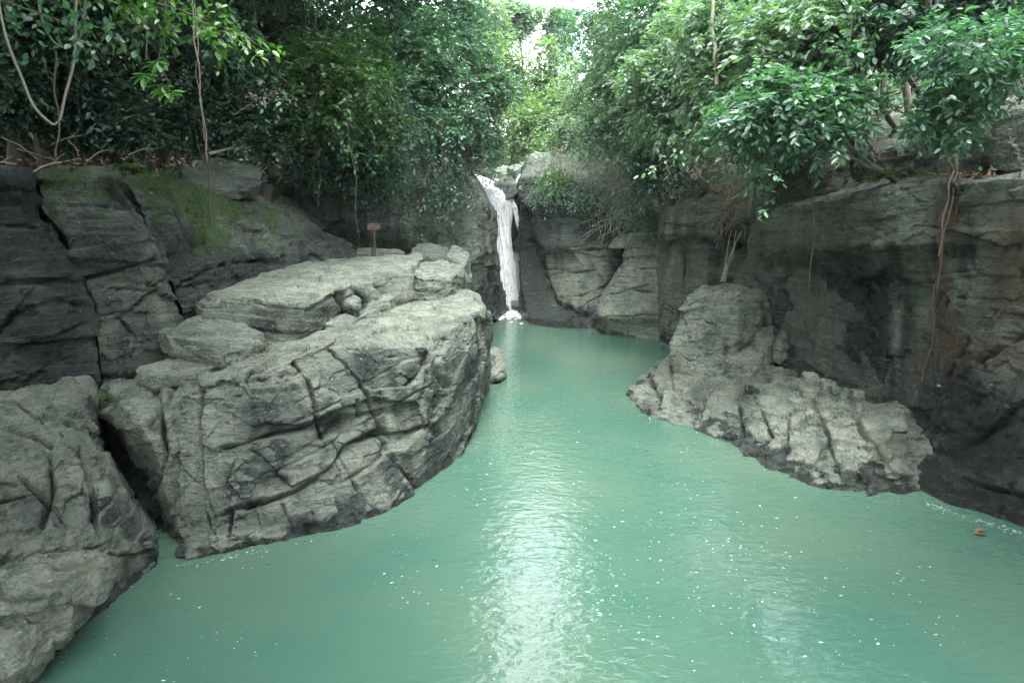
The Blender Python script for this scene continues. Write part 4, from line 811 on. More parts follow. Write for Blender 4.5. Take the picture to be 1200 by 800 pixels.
# --- left bank
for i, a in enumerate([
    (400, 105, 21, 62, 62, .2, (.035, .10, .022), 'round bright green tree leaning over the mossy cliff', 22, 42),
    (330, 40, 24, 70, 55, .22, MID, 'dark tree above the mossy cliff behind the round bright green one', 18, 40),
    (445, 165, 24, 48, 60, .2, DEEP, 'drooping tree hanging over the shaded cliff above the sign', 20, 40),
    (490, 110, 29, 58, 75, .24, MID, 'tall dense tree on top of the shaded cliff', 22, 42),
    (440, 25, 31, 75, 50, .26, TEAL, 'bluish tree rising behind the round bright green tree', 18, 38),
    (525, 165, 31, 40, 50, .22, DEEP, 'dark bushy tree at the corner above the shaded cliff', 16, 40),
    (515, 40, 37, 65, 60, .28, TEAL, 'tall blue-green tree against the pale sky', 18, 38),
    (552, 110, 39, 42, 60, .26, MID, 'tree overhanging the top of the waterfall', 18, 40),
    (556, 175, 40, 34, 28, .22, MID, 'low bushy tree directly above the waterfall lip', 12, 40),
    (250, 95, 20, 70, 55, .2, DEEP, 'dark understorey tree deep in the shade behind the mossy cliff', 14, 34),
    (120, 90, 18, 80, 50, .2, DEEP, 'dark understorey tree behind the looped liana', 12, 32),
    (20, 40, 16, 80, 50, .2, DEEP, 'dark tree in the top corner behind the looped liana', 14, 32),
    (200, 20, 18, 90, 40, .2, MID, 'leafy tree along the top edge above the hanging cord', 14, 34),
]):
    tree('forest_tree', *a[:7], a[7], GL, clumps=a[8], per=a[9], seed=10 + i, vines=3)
# --- valley beyond
for i, a in enumerate([
    (610, 150, 52, 42, 45, .3, (.1, .18, .075), 'green tree straight behind the waterfall lip'), (580, 85, 56, 36, 45, .34, (.1, .18, .075), 'tree with gaps of white sky showing through its top'),
    (655, 140, 50, 26, 48, .28, VY, 'yellow-green tree at the centre of the valley'), (645, 95, 62, 24, 40, .36, VY, 'pale yellowish tree under the sky gap'),
    (690, 115, 46, 40, 52, .28, VM, 'blue-green tree next to the yellow-green valley tree'), (706, 52, 54, 44, 45, .34, TEAL, 'tall tree bounding the sky gap towards the bright bank'),
    (622, 175, 60, 40, 30, .34, VM, 'low hazy tree filling the valley floor'), (555, 40, 62, 34, 40, .4, VM, 'hazy tree with a thin crown left of the sky gap'),
    (606, 22, 66, 20, 16, .36, MINT, 'faint tree-top at the left rim of the sky gap'), (655, 38, 68, 22, 22, .36, MINT, 'faint tree-top at the right rim of the sky gap'), (625, 118, 76, 44, 34, .45, VM, 'most distant hazy tree below the sky gap'), (572, 40, 72, 24, 24, .45, VM, 'thin tree-top reaching into the sky gap'), (660, 180, 47, 40, 18, .26, (.1, .18, .075), 'shrubby tree above the bright flat rock'),
]):
    tree('valley_tree', *a[:7], a[7], GF, clumps=15, per=34, seed=40 + i, trunk_r=.16)
# --- right bank
for i, a in enumerate([
    (745, 60, 34, 60, 62, .26, MINT, 'pale green tree sloping down beside the valley', 20, 40, False),
    (735, 150, 34, 52, 40, .24, MINT, 'grey-green drooping tree above the buttress', 18, 40, False),
    (790, 20, 28, 70, 45, .24, MID, 'tree at the top edge left of the bare pale trunk', 18, 38, False),
    (800, 105, 25, 58, 60, .22, MINT, 'dense mint-green tree above the square-cut cliff', 24, 44, False),
    (870, 40, 20, 75, 50, .21, MINT, 'broad light green tree along the top edge', 24, 40, True),
    (865, 115, 20, 52, 40, .21, MINT, 'mint-green tree above the dry gully', 20, 40, True),
    (945, 45, 17, 70, 50, .21, MINT, 'mid green tree near the top of the bright bank', 20, 36, True),
    (925, 135, 15.5, 70, 36, .2, (.06, .15, .095), 'broad-leaved tree drooping over the stained wall', 22, 36, True),
    (1030, 18, 16, 44, 22, .22, DEEP, 'dark tree in front of the black hollow', 14, 34, True),
    (770, 205, 31, 30, 34, .2, DEEP, 'dark bush tree between buttress and square-cut cliff', 12, 36, False),
    (1100, 20, 14.5, 60, 28, .18, DEEP, 'dark tree along the top edge by the slate-blue slab', 14, 32, True),
]):
    tree('bank_tree', *a[:7], a[7], GRT, clumps=a[8], per=a[9], six=a[10], seed=70 + i, vines=2)
tree('sapling', 1140, 72, 12.6, 56, 42, .19, (.045, .13, .085), 'slender young tree with tiers of teal leaves in front of the slate slab', None, clumps=10, per=24, n=8, wd=.2, six=True, base=P(1120, 206, 14.4), seed=90, trunk_r=.05, bark=(.2, .18, .15))
tree('sapling', 1108, 142, 13.2, 38, 22, .16, MID, 'small leafy sapling rooted on the wall edge under the taller one', None, clumps=10, per=24, n=8, wd=.22, six=True, base=P(1110, 206, 14.6), seed=91, trunk_r=.04, bark=(.24, .21, .17))

# shrubs on the slopes
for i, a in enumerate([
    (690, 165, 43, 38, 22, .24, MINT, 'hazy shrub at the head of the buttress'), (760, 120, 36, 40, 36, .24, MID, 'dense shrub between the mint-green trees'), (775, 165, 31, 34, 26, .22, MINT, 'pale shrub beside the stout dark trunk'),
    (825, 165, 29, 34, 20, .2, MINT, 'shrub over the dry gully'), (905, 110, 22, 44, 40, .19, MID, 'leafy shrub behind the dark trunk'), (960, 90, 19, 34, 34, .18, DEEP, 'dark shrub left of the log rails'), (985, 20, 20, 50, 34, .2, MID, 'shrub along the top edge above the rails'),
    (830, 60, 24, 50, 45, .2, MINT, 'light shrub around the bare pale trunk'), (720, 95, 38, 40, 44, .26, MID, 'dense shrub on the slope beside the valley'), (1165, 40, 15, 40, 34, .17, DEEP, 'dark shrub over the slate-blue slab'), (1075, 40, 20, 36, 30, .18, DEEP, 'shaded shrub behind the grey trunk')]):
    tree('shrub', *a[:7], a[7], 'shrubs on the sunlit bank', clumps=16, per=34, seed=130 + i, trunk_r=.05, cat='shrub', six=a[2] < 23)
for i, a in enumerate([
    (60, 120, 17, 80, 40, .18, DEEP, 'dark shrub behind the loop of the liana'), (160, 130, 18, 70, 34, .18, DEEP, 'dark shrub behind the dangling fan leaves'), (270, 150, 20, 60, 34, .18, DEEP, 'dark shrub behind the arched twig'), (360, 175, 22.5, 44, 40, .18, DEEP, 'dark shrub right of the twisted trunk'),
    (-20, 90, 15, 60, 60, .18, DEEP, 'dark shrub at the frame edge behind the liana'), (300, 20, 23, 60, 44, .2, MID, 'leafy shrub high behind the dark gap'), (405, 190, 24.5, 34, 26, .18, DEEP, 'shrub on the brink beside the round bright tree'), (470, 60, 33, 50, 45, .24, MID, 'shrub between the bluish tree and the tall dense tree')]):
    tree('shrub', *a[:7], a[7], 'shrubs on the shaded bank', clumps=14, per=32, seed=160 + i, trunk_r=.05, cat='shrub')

# unseen trees added above and behind the frame to shade the gorge
SHADE_CANOPY = [(-9, 15.5, 16.5, 4.6, 'over the upper slab'), (-10, 9.5, 14, 4.6, 'over the mossy cliff'), (-8.4, 22, 18.5, 4.8, 'over the shaded cliff'), (7.5, 30, 20.5, 4.6, 'over the square-cut cliff'), (-4.9, 29, 19.5, 4.8, 'towards the waterfall'), (7.2, 37, 23, 4.4, 'over the stepped block'), (-4.6, 36.5, 22, 4.2, 'over the dark cliff corner'),
          (-15, 17, 14, 5.4, 'behind the hanging aerial root'), (-15, 25, 16, 5.4, 'behind the twisted trunk'), (-15, 2, 13, 5.2, 'over the low ledge'), (-13, -7, 14, 5.4, 'over the near left bank behind the camera'), (11.2, 20.5, 19.5, 3.8, 'over the large upright boulder'), (17, -6, 16, 5.2, 'over the near right bank behind the camera'),
          (14, -15, 17, 5.4, 'far behind the camera on the right bank'), (-9, -15, 16, 5.2, 'far behind the camera on the left bank'), (2, -24, 17, 5.4, 'over the river behind the camera'),
          (-4.2, 19, 17.5, 3.9, 'over the outcrop tip'), (-5.8, 3, 14.5, 4.4, 'beside the camera on the left'), (8.2, 3, 15, 4.4, 'beside the camera on the right'), (-1.5, -4.5, 16, 4.5, 'over the river behind'), (5, -8, 17, 4.6, 'over the near river'), (-2, -14, 17, 4.6, 'over the lower river')]
protos = {}
for i, (x, y, z, rr, lab) in enumerate(SHADE_CANOPY):
    inner = abs(x - 1.5) < 8; side = 1 if x < 1.5 else -1; s_ = rr / 4.6; c = np.array((x, y, z), float)
    off = np.array((9.5 if inner else 4.5, -1.0, 11.0)); key = (inner, i % 2)
    loc = c - off * (side * s_, side * s_, s_)
    lab = 'tall tree arching ' + lab + ', unseen, added for shade'
    if key not in protos:
        r = np.random.RandomState(300 + i); e = empty('shade_canopy_tree', (0, 0, 0), lab, 'tree', 'unseen canopy trees added to shade the gorge')
        lv = Leaves(); cc = crown(lv, off, (4.6, 4.2, 2.6), 34, 46, 8, .42, .28, r); lv.build('crown', e, MID)
        tb = Tubes(); tb.add([(-.3, 0, -3), (0, 0, 1), off * (.4, .4, .6), off], .28, .08, 7, .1, i)
        for k in range(8): tb.add([off * (.6, .6, .75), cc[k]], .09, .02, 4, .1, i + k)
        tb.build('trunk', e, (.12, .11, .09)); protos[key] = e
    else:
        p = protos[key]; e = p.copy(); COL.objects.link(e); e['label'] = lab
        for ch in p.children:
            q = ch.copy(); COL.objects.link(q); q.parent = e
    e.location = tuple(loc); e.rotation_euler = (0, 0, 0 if side > 0 else math.pi); e.scale = (s_, s_, s_)

# undergrowth on the slopes: nobody could count it
r = np.random.RandomState(77); lv = Leaves()
def scatter(n, x0, x1, y0, y1, leaf, lo=5.5, test=None):
    x = r.uniform(x0, x1, n); y = r.uniform(y0, y1, n); z = ground_h(x, y); k = z > lo
    p = np.stack([x, y, z + r.uniform(0, .7, n)], 1)[k]
    sprays(lv, p, r.normal(size=(len(p), 3)) * np.array((1, 1, .3)) + np.array((0, 0, .6)), leaf * 2.2, 8, leaf, .26, r, .5)
scatter(5200, 10.5, 22, 10, 44, .24); scatter(3000, -16, 20, 44, 80, .4, 8); scatter(2600, -20, -5, 22, 44, .26)
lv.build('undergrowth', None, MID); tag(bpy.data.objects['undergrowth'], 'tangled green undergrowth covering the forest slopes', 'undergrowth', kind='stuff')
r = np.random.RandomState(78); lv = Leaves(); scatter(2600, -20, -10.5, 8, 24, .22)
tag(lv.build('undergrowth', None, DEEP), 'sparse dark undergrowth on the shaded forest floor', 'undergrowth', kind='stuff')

# hanging climbers over rock faces
def climber(label, spots, leaf, color, seed, n=7, group='climbing plants on the cliffs'):
    r = np.random.RandomState(seed); b = P(*spots[0][:3]); e = empty('climber', b, label, 'climbing plant', group); lv = Leaves(); tb = Tubes()
    for (px, py, Y, rx, ry, K) in spots:
        q = np.array([P(px + r.normal(0, rx), py + r.normal(0, ry), Y - r.uniform(0, .7)) for _ in range(K)])
        sprays(lv, q, r.normal(size=(K, 3)) + np.array((0, -.8, -.5)), leaf * 2.5, n, leaf, .26, r, .6)
        for j in range(0, K, 9):
            tb.add([q[j] + np.array((0, .3, 1.4)), q[j] + np.array((r.normal(0, .1), .1, .4)), q[j] - np.array((0, 0, .4))], .014, .008, 3, .06, j)
    lv.build('foliage', e, color); tag(tb.build('stem', e, (.12, .1, .075)), kind='stuff'); return e
climber('dense creeper draping the top of the shaded cliff above the sign', [(420, 205, 25.2, 34, 18, 130), (470, 215, 26, 24, 26, 140), (500, 200, 27.6, 26, 22, 120)], .17, DEEP, 1)
climber('creeper trailing down the shaded cliff beside the waterfall corner', [(515, 235, 28.4, 16, 20, 90), (535, 215, 29.4, 14, 14, 80)], .17, DEEP, 2)
climber('bright green clump on top of the buttress', [(653, 204, 36.4, 9, 6, 90)], .2, (.05, .14, .012), 3)
climber('ivy matting the brow of the buttress', [(640, 222, 36.0, 16, 8, 110), (690, 228, 35.6, 26, 10, 150), (720, 240, 35, 18, 16, 120), (665, 205, 37, 26, 6, 60)], .17, MID, 4)
climber('dark leafy curtain between buttress and square-cut cliff', [(755, 240, 33, 16, 18, 160), (765, 258, 32.4, 12, 12, 90)], .17, DEEP, 5)
climber('leafy creeper spilling over the gully edge', [(905, 200, 22.5, 18, 18, 90), (890, 165, 24, 20, 16, 110), (840, 205, 28, 18, 10, 60), (800, 215, 29.5, 16, 10, 70)], .17, MINT, 6)
climber('creeper over the rock rim beside the sunlit flat rock', [(650, 185, 41, 24, 6, 80), (700, 178, 40, 22, 10, 120), (745, 190, 38, 20, 14, 120)], .22, MINT, 7)

# ferns and small plants
def fern(px, py, Y, nf, ln, color, label, seed, name='fern', group=None, cat='fern'):
    r = np.random.RandomState(seed); b = P(px, py, Y); e = empty(name, b, label, cat, group); lv = Leaves(); tb = Tubes()
    for k in range(nf):
        a = r.uniform(0, 2 * math.pi); d = np.array((math.cos(a), math.sin(a) - .4, r.uniform(.5, 1.3))); d /= np.linalg.norm(d); L = ln * r.uniform(.6, 1.1)
        t = np.linspace(0, 1, 10)[:, None]; path = b + d * L * t - np.array((0, 0, 1)) * (L * .6) * t ** 2
        tb.add(path, .006, .003, 3)
        m = 22; tt = np.repeat(np.linspace(.12, 1, m), 2); q = np.stack([np.interp(tt, t[:, 0], path[:, j]) for j in range(3)], 1)
        tan = nrm(d - np.array((0, 0, 1.2)) * tt[:, None]); sd = nrm(np.cross(tan, np.array((0, 0, 1.)))) * np.where(np.arange(2 * m) % 2, 1, -1)[:, None]
        lv.add(q, sd + tan * .5 + r.normal(0, .1, q.shape), np.tile((0, 0, 1.), (2 * m, 1)) + r.normal(0, .2, q.shape), L * .22 * np.sin(np.clip(tt, 0, .97) * math.pi * .85 + .35), .17)
    lv.build('fronds', e, color); tb.build('stem', e, (.06, .09, .03)); return e
FERN = (.045, .13, .02)
fern(1020, 212, 16.6, 16, .85, FERN, 'large bright fern growing on the edge of the stained wall', 1)
fern(1045, 205, 16.0, 9, .6, FERN, 'smaller fern just beside the large bright fern', 2)
fern(1085, 205, 14.9, 12, .4, (.05, .15, .015), 'grassy green tuft at the brim of the stained wall', 3)
for i, (x, y, Y, n_, l_, lab) in enumerate([(150, 200, 13.9, 16, .55, 'leafy fern spilling over the mossy cliff joint'), (172, 208, 14.4, 10, .45, 'small fern next to the cliff joint'), (84, 282, 12.7, 7, .22, 'tiny bright plant in the crack of the mossy cliff'), (200, 205, 15.6, 9, .4, 'low fern below the flat mossy boulder'), (125, 466, 11.7, 26, .2, 'tuft of green grass on the wedge of grey rock'), (135, 474, 11.3, 16, .15, 'small green tuft hanging beside the grass tuft'), (240, 284, 15.5, 5, .2, 'pale little plant below the moss patch')]):
    fern(x, y, Y, n_, l_, (.05, .13, .025), lab, 20 + i, 'small_plant' if i > 1 else 'fern', cat='plant' if i > 1 else 'fern')

# overhanging branches with big leaves, top left
def branch(name, pts, leaf, K, color, label, seed, wd=.3, droop=.5, spread=.35, n=6, cat='branch', group=None, rr=.02):
    r = np.random.RandomState(seed); path = [P(*q) for q in pts]; e = empty(name, path[0], label, cat, group); tb = Tubes(); c = tb.add(path, rr, rr * .3, 5, .05, seed, steps=24)
    lv = Leaves(); q = c[r.randint(4, len(c), K)] + r.normal(0, spread, (K, 3)) * np.array((1, 1, .5))
    sprays(lv, q, r.normal(size=(K, 3)) + np.array((0, 0, -.25)), leaf * 2.2, n, leaf, wd, r, droop, True)
    for j in range(0, K, 3): tb.add([c[np.argmin(np.linalg.norm(c - q[j], axis=1))], q[j]], .006, .004, 3)
    lv.build('foliage', e, color); tb.build('stem', e, (.1, .085, .06)); return e
branch('overhanging_branch', [(60, -60, 9), (140, -10, 9.5), (230, 20, 10.5), (295, 45, 11.5)], .15, 70, (.05, .14, .025), 'leafy bright branch reaching in along the top edge', 1)
branch('overhanging_branch', [(-60, -40, 8), (10, 5, 8.5), (60, 20, 9), (110, 40, 9.5)], .13, 34, MID, 'branch with pale leaves in the top corner by the liana', 2)
branch('overhanging_branch', [(120, -60, 9.5), (150, 0, 10), (165, 40, 10.2)], .14, 26, (.045, .11, .03), 'short drooping branch between liana and hanging cord', 3)
branch('overhanging_branch', [(1015, 80, 15.5), (955, 125, 15.3), (900, 165, 15.2), (880, 215, 15.2)], .19, 44, (.07, .16, .1), 'arching branch drooping to the brow of the stained wall', 11, spread=.4)
branch('overhanging_branch', [(885, 90, 19), (830, 140, 19.3), (785, 185, 19.6)], .2, 44, MINT, 'pale leafy branch reaching towards the buttress', 12, spread=.5)
branch('overhanging_branch', [(1190, 50, 12.5), (1125, 105, 12.7), (1085, 155, 12.9)], .16, 34, (.05, .14, .09), 'teal leafed branch drooping in front of the brown rock', 13, spread=.3)
branch('overhanging_branch', [(1010, -20, 15), (1000, 40, 15), (975, 85, 15)], .19, 34, MID, 'leafy branch hanging beside the log rails', 14, spread=.4)
branch('overhanging_branch', [(300, 60, 19), (370, 130, 19.5), (420, 190, 20)], .19, 50, (.05, .15, .06), 'bright leafy branch drooping from the round tree over the mossy cliff', 15, spread=.5)
def palmate(px, py, Y, label, seed, color, R0=.5, nl=7):
    r = np.random.RandomState(seed); e = empty('hanging_leaf', P(px, py, Y), label, 'leaf'); tb = Tubes(); lv = Leaves(); b = P(px, py, Y)
    tb.add([P(px + 6, py - 90, Y + .4), P(px + 10, py - 40, Y + .2), b], .01, .006, 4, .04, seed)
    for cx, cy in ((0, 0), (-16, 14), (6, 28), (18, 34)):
        c = P(px + cx, py + cy, Y - .05)
        a = np.linspace(-1.3, 1.3, nl) + r.normal(0, .1, nl); d = np.stack([np.sin(a), np.full(nl, -.35), -np.cos(a) * .8], 1)
        lv.add(np.tile(c, (nl, 1)), d, np.tile((0, -.5, .9), (nl, 1)), R0 * r.uniform(.6, 1, nl), .2, six=True, tint=r.uniform(.5, .9, nl)); tb.add([b, c], .005, .004, 3)
    lv.build('leaflet', e, color); tb.build('stem', e, (.09, .1, .05))
palmate(185, 72, 12, 'bright green fan-shaped leaves dangling in the dark gap', 5, (.05, .16, .03), .38)
branch('twig', [(275, 135, 15.5), (300, 117, 15.3), (330, 108, 15), (342, 122, 14.9)], .16, 7, TEAL, 'bare arched twig with a few leaves in the dark gap', 6, spread=.12, n=4, cat='twig')

# lianas, cords, roots
def cord(name, paths, rad, label, cat, color, seed, group=None, wob=.04, mat=None, seg=5):
    e = empty(name, P(*paths[0][0]), label, cat, group); part = {'liana': 'vine', 'aerial_root': 'strand', 'aerial_roots': 'root', 'tree_roots': 'root'}.get(name, 'stem')
    for k, p in enumerate(paths):
        tb = Tubes(); tb.add([P(*q) for q in p], rad if not isinstance(rad, (list, tuple)) else rad[k], None, seg, wob, seed + k, steps=36); tb.build(part, e, color, mat)
    return e
cord('liana', [[(-6, -30, 9.4), (0, 20, 9.4), (18, 75, 9.4), (38, 125, 9.5), (62, 152, 9.6), (80, 118, 9.7), (86, 60, 9.8), (92, -30, 9.9)]], .02, 'long pale liana hanging in a deep loop', 'liana', (.3, .28, .24), 3)
cord('liana', [[(43, -20, 9.2), (46, 20, 9.2), (58, 48, 9.3), (76, 57, 9.3), (94, 45, 9.3), (101, -20, 9.4)]], .017, 'shorter liana in a shallow loop beside the long one', 'liana', (.2, .2, .16), 5)
cord('aerial_root', [[(224, -20, 14), (228, 40, 14), (232, 80, 14), (240, 150, 14.1), (243, 195, 14.2), (248, 262, 15.3)], [(226, -20, 14), (231, 50, 14.02), (229, 90, 14), (237, 130, 14.05), (240, 165, 14.1)]], [.022, .012], 'frayed pale aerial root hanging straight down in front of the cliff', 'aerial root', (.16, .13, .1), 7)
rr = np.random.RandomState(31)
for i, (x, Y, y0, y1, lab) in enumerate([(134, 17, -10, 150, 'thin straight stem standing in the dark gap'), (68, 15, 60, 185, 'thin stem below the liana loop'), (300, 20, 0, 190, 'slim pale stem behind the arched twig'), (172, 16, 0, 70, 'thin vine dangling above the fan-shaped leaves'), (265, 19, 10, 120, 'slim stem behind the hanging cord'), (375, 22, 0, 90, 'mottled stem between the dark trees')]):
    cord('liana', [[(x + rr.normal(0, 4), y0, Y), (x + rr.normal(0, 4), (y0 + y1) / 2, Y), (x + rr.normal(0, 3), y1, Y)]], .022, lab, 'liana', (.14, .13, .1), 40 + i, wob=.06)
cord('aerial_roots', [[(722 + rr.normal(0, 12), 212 + rr.normal(0, 6), 35.2), (722 + rr.normal(0, 15), 245, 34.8), (715 + rr.normal(0, 18), 280 + rr.normal(0, 8), 34.4)] for _ in range(22)], .014, 'bunch of pale aerial roots trailing over the buttress', 'aerial roots', (.26, .23, .19), 60, wob=.15)
cord('aerial_roots', [[(855 + rr.normal(0, 12), 218 + rr.normal(0, 6), 27.2), (862 + rr.normal(0, 14), 245 + rr.normal(0, 6), 26.6), (848 + rr.normal(0, 16), 272 + rr.normal(0, 8), 26.3)] for _ in range(14)], .016, 'dry pale roots hanging over the square-cut cliff', 'aerial roots', (.34, .29, .24), 90, wob=.2)
cord('aerial_roots', [[(880 + rr.normal(0, 10), 175 + rr.normal(0, 8), 24.2), (876 + rr.normal(0, 10), 205, 24), (868 + rr.normal(0, 12), 232, 25)] for _ in range(10)], .014, 'thin dry stems tangled in the gully', 'aerial roots', (.34, .29, .24), 120, wob=.25)
cord('aerial_roots', [[(848 + rr.normal(0, 3), 330, 23.2), (856 + rr.normal(0, 3), 300, 24), (862 + rr.normal(0, 5), 270, 25.5)] for _ in range(4)], .014, 'pale roots reaching down to the top of the large boulder', 'aerial roots', (.4, .36, .3), 140)
cord('tree_roots', [[(1118, 200, 13.9), (1112, 222, 13.5), (1105, 260, 13.45), (1100, 300, 13.5)], [(1122, 202, 13.9), (1116, 225, 13.5), (1112, 250, 13.45), (1104, 275, 13.5), (1098, 340, 13.8)], [(1126, 203, 13.9), (1122, 235, 13.45), (1119, 270, 13.6)], [(1112, 203, 14), (1070, 212, 14.5), (1030, 218, 15.8), (1000, 226, 16.3)], [(1130, 203, 13.8), (1150, 208, 13.1), (1165, 207, 13)], [(1096, 330, 13.7), (1092, 400, 14.0), (1080, 450, 14.4)]],
     [.022, .018, .016, .014, .014, .012], 'roots running down the face of the stained wall below the saplings', 'tree roots', (.16, .11, .085), 150, wob=.05)
# bare trunks
def trunk(pts, r0, r1, label, color, seed, group='bare trunks among the leaves'):
    e = empty('bare_tree', P(*pts[0]), label, 'tree', group); tb = Tubes(); c = tb.add([P(*q) for q in pts], r0, r1, 8, .06, seed, steps=30)
    tb.build('trunk', e, color); return e
trunk([(1118, 200, 14.6), (1112, 130, 14.4), (1098, 60, 14.2), (1083, -30, 14.2)], .075, .06, 'leaning mottled trunk in front of the black hollow', (.22, .2, .16), 1)
trunk([(1065, 135, 17.5), (1060, 75, 17.3), (1058, 20, 17.3), (1066, -30, 17.5)], .1, .08, 'grey trunk behind the wooden rails', (.17, .15, .12), 2)
trunk([(1035, 130, 17.8), (1034, 60, 17.8), (1033, -30, 17.8)], .07, .06, 'thin dark trunk beside the grey one', (.1, .09, .07), 3)
trunk([(840, 100, 19), (836, 40, 19), (832, -20, 19)], .06, .05, 'bare pale trunk among light green leaves', (.34, .31, .25), 4)
trunk([(905, 120, 19), (900, 60, 19), (898, -20, 19)], .16, .12, 'dark trunk behind the broad light green tree', (.08, .07, .055), 5)
trunk([(310, 240, 20.5), (318, 205, 20.6), (338, 165, 20.8), (350, 120, 21), (352, 60, 21.5)], .2, .12, 'thick twisted trunk leaning from the cliff top beside the flat mossy boulder', (.05, .045, .04), 6)
trunk([(788, 235, 29.5), (790, 200, 29.3), (792, 160, 29.3)], .3, .22, 'stout dark trunk at the brink of the square-cut cliff', (.06, .055, .045), 7)
trunk([(1000, 150, 18.5), (998, 110, 18.3), (1000, 60, 18.3)], .14, .1, 'short dark trunk at the left end of the rails', (.07, .06, .05), 8)
# rails of rough logs
e = empty('railing', P(1030, 142, 18.2), 'rough pale log rails between trunks above the brown rock', 'railing')
for pts, rad, nm in (([(1006, 140, 18.4), (1058, 125, 17.4)], .05, 'rail'), ([(1012, 122, 18.4), (1056, 108, 17.4)], .035, 'rail'), ([(1040, 142, 17.8), (1040, 100, 17.8)], .05, 'post'), ([(1016, 145, 18.3), (1016, 108, 18.3)], .04, 'post')):
    tb = Tubes(); tb.add([P(*q) for q in pts], rad, rad * .85, 7, .02, 3); tb.build(nm, e, (.34, .33, .3) if nm == 'rail' else (.1, .09, .08))

# dead branches on top of the dark cliff
for i, (a, b, lab) in enumerate([((35, 204, 13.6), (88, 187, 14.2), 'pale dead branch lying on the cliff brink'), ((0, 160, 14.5), (45, 187, 14), 'thin dead branch slanting down to the brink'), ((60, 170, 15), (100, 158, 15.4), 'curled dead twig in the dark litter'), ((150, 182, 15.5), (185, 174, 16), 'short dead stick behind the fern'), ((245, 180, 19), (295, 172, 19.5), 'pale log lying above the flat mossy boulder'), ((-20, 194, 13.4), (20, 193, 13.5), 'short pale stick at the edge of the frame'), ((20, 175, 14.6), (70, 190, 14.2), 'dark crossing stick in the litter'), ((100, 190, 14.6), (130, 175, 15.2), 'forked dead twig near the fern'), ((80, 165, 15), (92, 185, 14.6), 'bent twig standing in the litter')]):
    A, B = P(*a), P(*b); e = empty('dead_branch', A, lab, 'branch', 'dead branches on the cliff top'); tb = Tubes(); c = tb.add([A, (A + B) / 2 + np.array((0, 0, .06)), B], .022 if i not in (4,) else .07, .012, 5, .06, i, steps=16)
    tb.add([c[8], c[8] + (B - A) * .25 + np.array((0, .1, .16))], .008, .004, 4, .03, i); tb.build('stem', e, (.3, .28, .24) if i in (0, 4, 5) else (.15, .13, .11))

# leaf litter and dry stems
def litter(name, areas, leaf, label, seed, mat):
    r = np.random.RandomState(seed); lv = Leaves()
    for (px, py, Y, sx, sy, sz, n) in areas:
        q = P(px, py, Y) + r.normal(size=(n, 3)) * np.array((sx, sy, sz)); d = r.normal(size=(n, 3)) * np.array((1, 1, .35))
        lv.add(q, d, np.tile((0, 0, 1.), (n, 1)) + r.normal(0, .5, (n, 3)), leaf * r.uniform(.5, 1.2, n), .25, .3)
    return tag(lv.build(name, None, (1, 1, 1), mat), label, 'leaf litter', kind='stuff')
litter('leaf_litter', [(305, 412, 13.2, .28, .2, .03, 90), (330, 406, 13.5, .2, .12, .02, 30)], .12, 'heap of reddish dead leaves on the outcrop below the slab', 1, LITTER)
litter('leaf_litter', [(1128, 207, 14.2, .3, .3, .05, 120), (1150, 206, 13.9, .25, .2, .05, 80)], .12, 'reddish dead leaves around the sapling roots', 2, LITTER)
litter('leaf_litter', [(860, 336, 22.2, .9, .5, .02, 160)], .12, 'dead needles and leaves on the large boulder', 3, LITTER)
litter('leaf_litter', [(40, 192, 14.5, 1.6, .6, .06, 260), (150, 190, 16, 1.6, .8, .06, 240)], .13, 'dark leaf litter along the top of the mossy cliff', 4, LITTER)
def drystems(px, py, Y, sx, sy, n, ln, label, seed):
    r = np.random.RandomState(seed); tb = Tubes()
    for k in range(n):
        a = P(px + r.normal(0, sx), py + r.normal(0, sy), Y + r.normal(0, .5)); d = r.normal(size=3) * np.array((1, .6, .5)); d[2] -= .3; d = d / np.linalg.norm(d) * ln * r.uniform(.5, 1.2)
        tb.add([a, a + d * .5 + np.array((0, 0, .12 * ln)), a + d], .011, .006, 3, .08, k, steps=7)
    o = tb.build('dry_stems', None, (1, 1, 1), STRAW); return tag(o, label, 'dry stems', kind='stuff')
drystems(735, 195, 37.5, 26, 14, 260, 1.6, 'mat of dry straw-coloured stems above the buttress', 1)
drystems(690, 190, 39.5, 22, 7, 140, 1.2, 'dry pale stems on the rocks above the buttress', 2)
drystems(860, 195, 27.6, 18, 16, 200, 1.1, 'tangle of dry stems in the gully', 3)
drystems(868, 232, 26.4, 16, 8, 120, 1.0, 'dry stems spilling over the cap of the square-cut cliff', 4)
drystems(740, 225, 34.8, 14, 14, 120, 1.4, 'tangle of dry twigs in the hollow beside the buttress', 5)

# floating leaf and two fresh leaves
def leaf_thing(pt, d, up, ln, label, mat, color=(1, 1, 1), name='fallen_leaf', k=1):
    e = empty(name, pt, label, 'leaf'); lv = Leaves()
    for j in range(k): lv.add(np.array([pt + np.array((.06 * j, .03 * j, 0))]), np.array([d]) + .5 * j, np.array([up]), np.array([ln]), .26, .35, True, curl=.12)
    lv.build('blade', e, color, mat); return e
leaf_thing(W(1140, 626) + np.array((0, 0, .03)), np.array((1, -.25, 0)), np.array((0, 0, 1.)), .25, 'curled orange-brown leaf floating below the stained wall', DRY, k=2)
leaf_thing(P(1098, 452, 13.1), np.array((1, .1, .05)), np.array((0, -.6, .8)), .12, 'bright green fallen leaf on the foot of the stained wall', LEAF, (.1, .2, .03))
leaf_thing(P(1160, 451, 12.0), np.array((1, .1, .3)), np.array((0, -.6, .8)), .08, 'yellowish leaf stuck on the wet wall', LEAF, (.16, .18, .05))

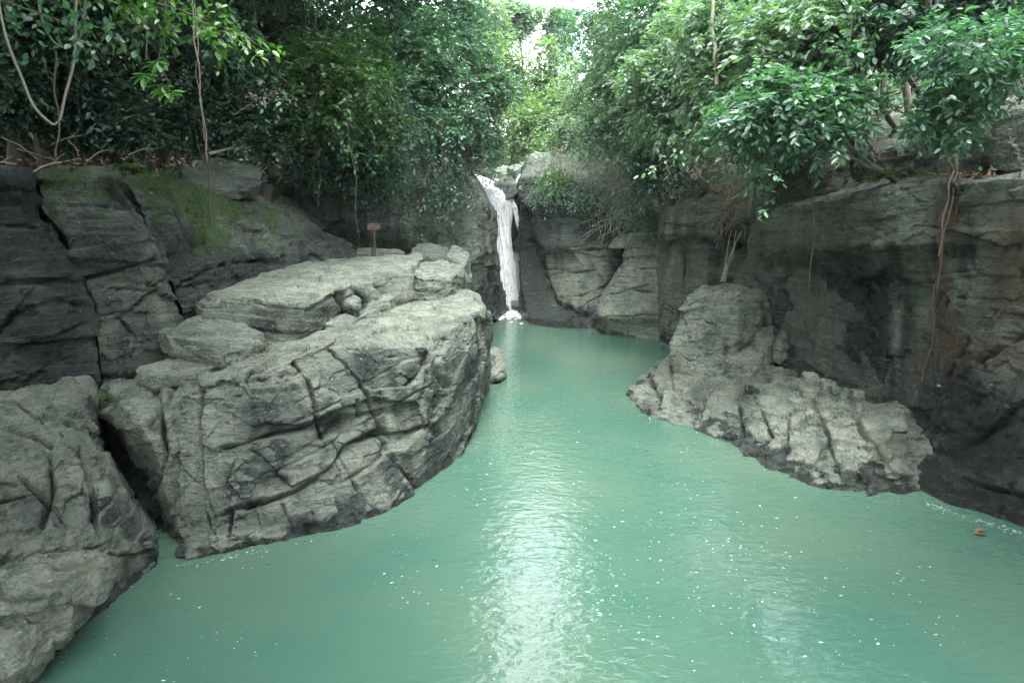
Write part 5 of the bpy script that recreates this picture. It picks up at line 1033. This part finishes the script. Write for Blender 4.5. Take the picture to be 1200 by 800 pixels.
# sign
def box(name, c, s, mat, parent):
    c = np.array(c); s = np.array(s) / 2
    v = np.array([(x, y, z) for x in (-1, 1) for y in (-1, 1) for z in (-1, 1)]) * s + c
    f = np.array([(0, 1, 3, 2), (4, 6, 7, 5), (0, 4, 5, 1), (2, 3, 7, 6), (0, 2, 6, 4), (1, 5, 7, 3)])
    return link_mesh(name, v, f, mat, parent)
S = P(438, 265.5, 21.3); e = empty('warning_sign', P(437, 298, 21.3), 'small dark red notice with white border on a post', 'sign')
bd = box('board', S, (.42, .03, .2), SIGN_RED, e)
for dx, dz, sx, sz in ((0, .089, .42, .02), (0, -.089, .42, .02), (-.2, 0, .018, .16), (.2, 0, .018, .16)): box('border', S + np.array((dx, -.019, dz)), (sx, .008, sz), SIGN_WHITE, e)
rr = np.random.RandomState(2); x = -.15
o_v = []; 
for k in range(9):
    if k != 5: box('lettering', S + np.array((x, -.019, .005 - .01 * (k > 5))), (.022, .006, .05 + .012 * rr.rand()), SIGN_WHITE, e)
    x += .036
zb = P(437, 299, 21.3)[2] - .15
box('post', (S[0], S[1] + .04, (zb + S[2]) / 2), (.06, .05, S[2] - zb), POST, e)
box('post', (S[0] - .1, S[1] + .05, zb + .28), (.05, .05, .35), POST, e)

# ------------------------------------------------------------------ haze in the gorge
HAZE = .0003
t = NT('haze_air'); pv = t.n('VolumePrincipled'); pv.inputs['Color'].default_value = (.86, .95, .93, 1); pv.inputs['Density'].default_value = HAZE; pv.inputs['Anisotropy'].default_value = .2
t.l(pv.outputs[0], t.out.inputs['Volume'])
tag(box('haze', (0, 40, 16), (190, 210, 42), t.m, None), 'pale thin mist hanging in the gorge', 'haze', kind='stuff')

v_ = np.array(P(600, 338, 41.2)); bm = bmesh.new(); bmesh.ops.create_icosphere(bm, subdivisions=3, radius=1)
mv = np.array([q.co for q in bm.verts]) * np.array((1.5, 1.0, 2.6)) + v_; mf = np.array([[q.index for q in k.verts] for k in bm.faces]); bm.free()
t = NT('spray_mist'); pv = t.n('VolumePrincipled'); pv.inputs['Color'].default_value = (.9, .95, 1, 1); pv.inputs['Density'].default_value = .35; t.l(pv.outputs[0], t.out.inputs['Volume'])
tag(link_mesh('mist', mv, mf, t.m), 'bluish spray hanging at the foot of the waterfall', 'mist', kind='stuff')
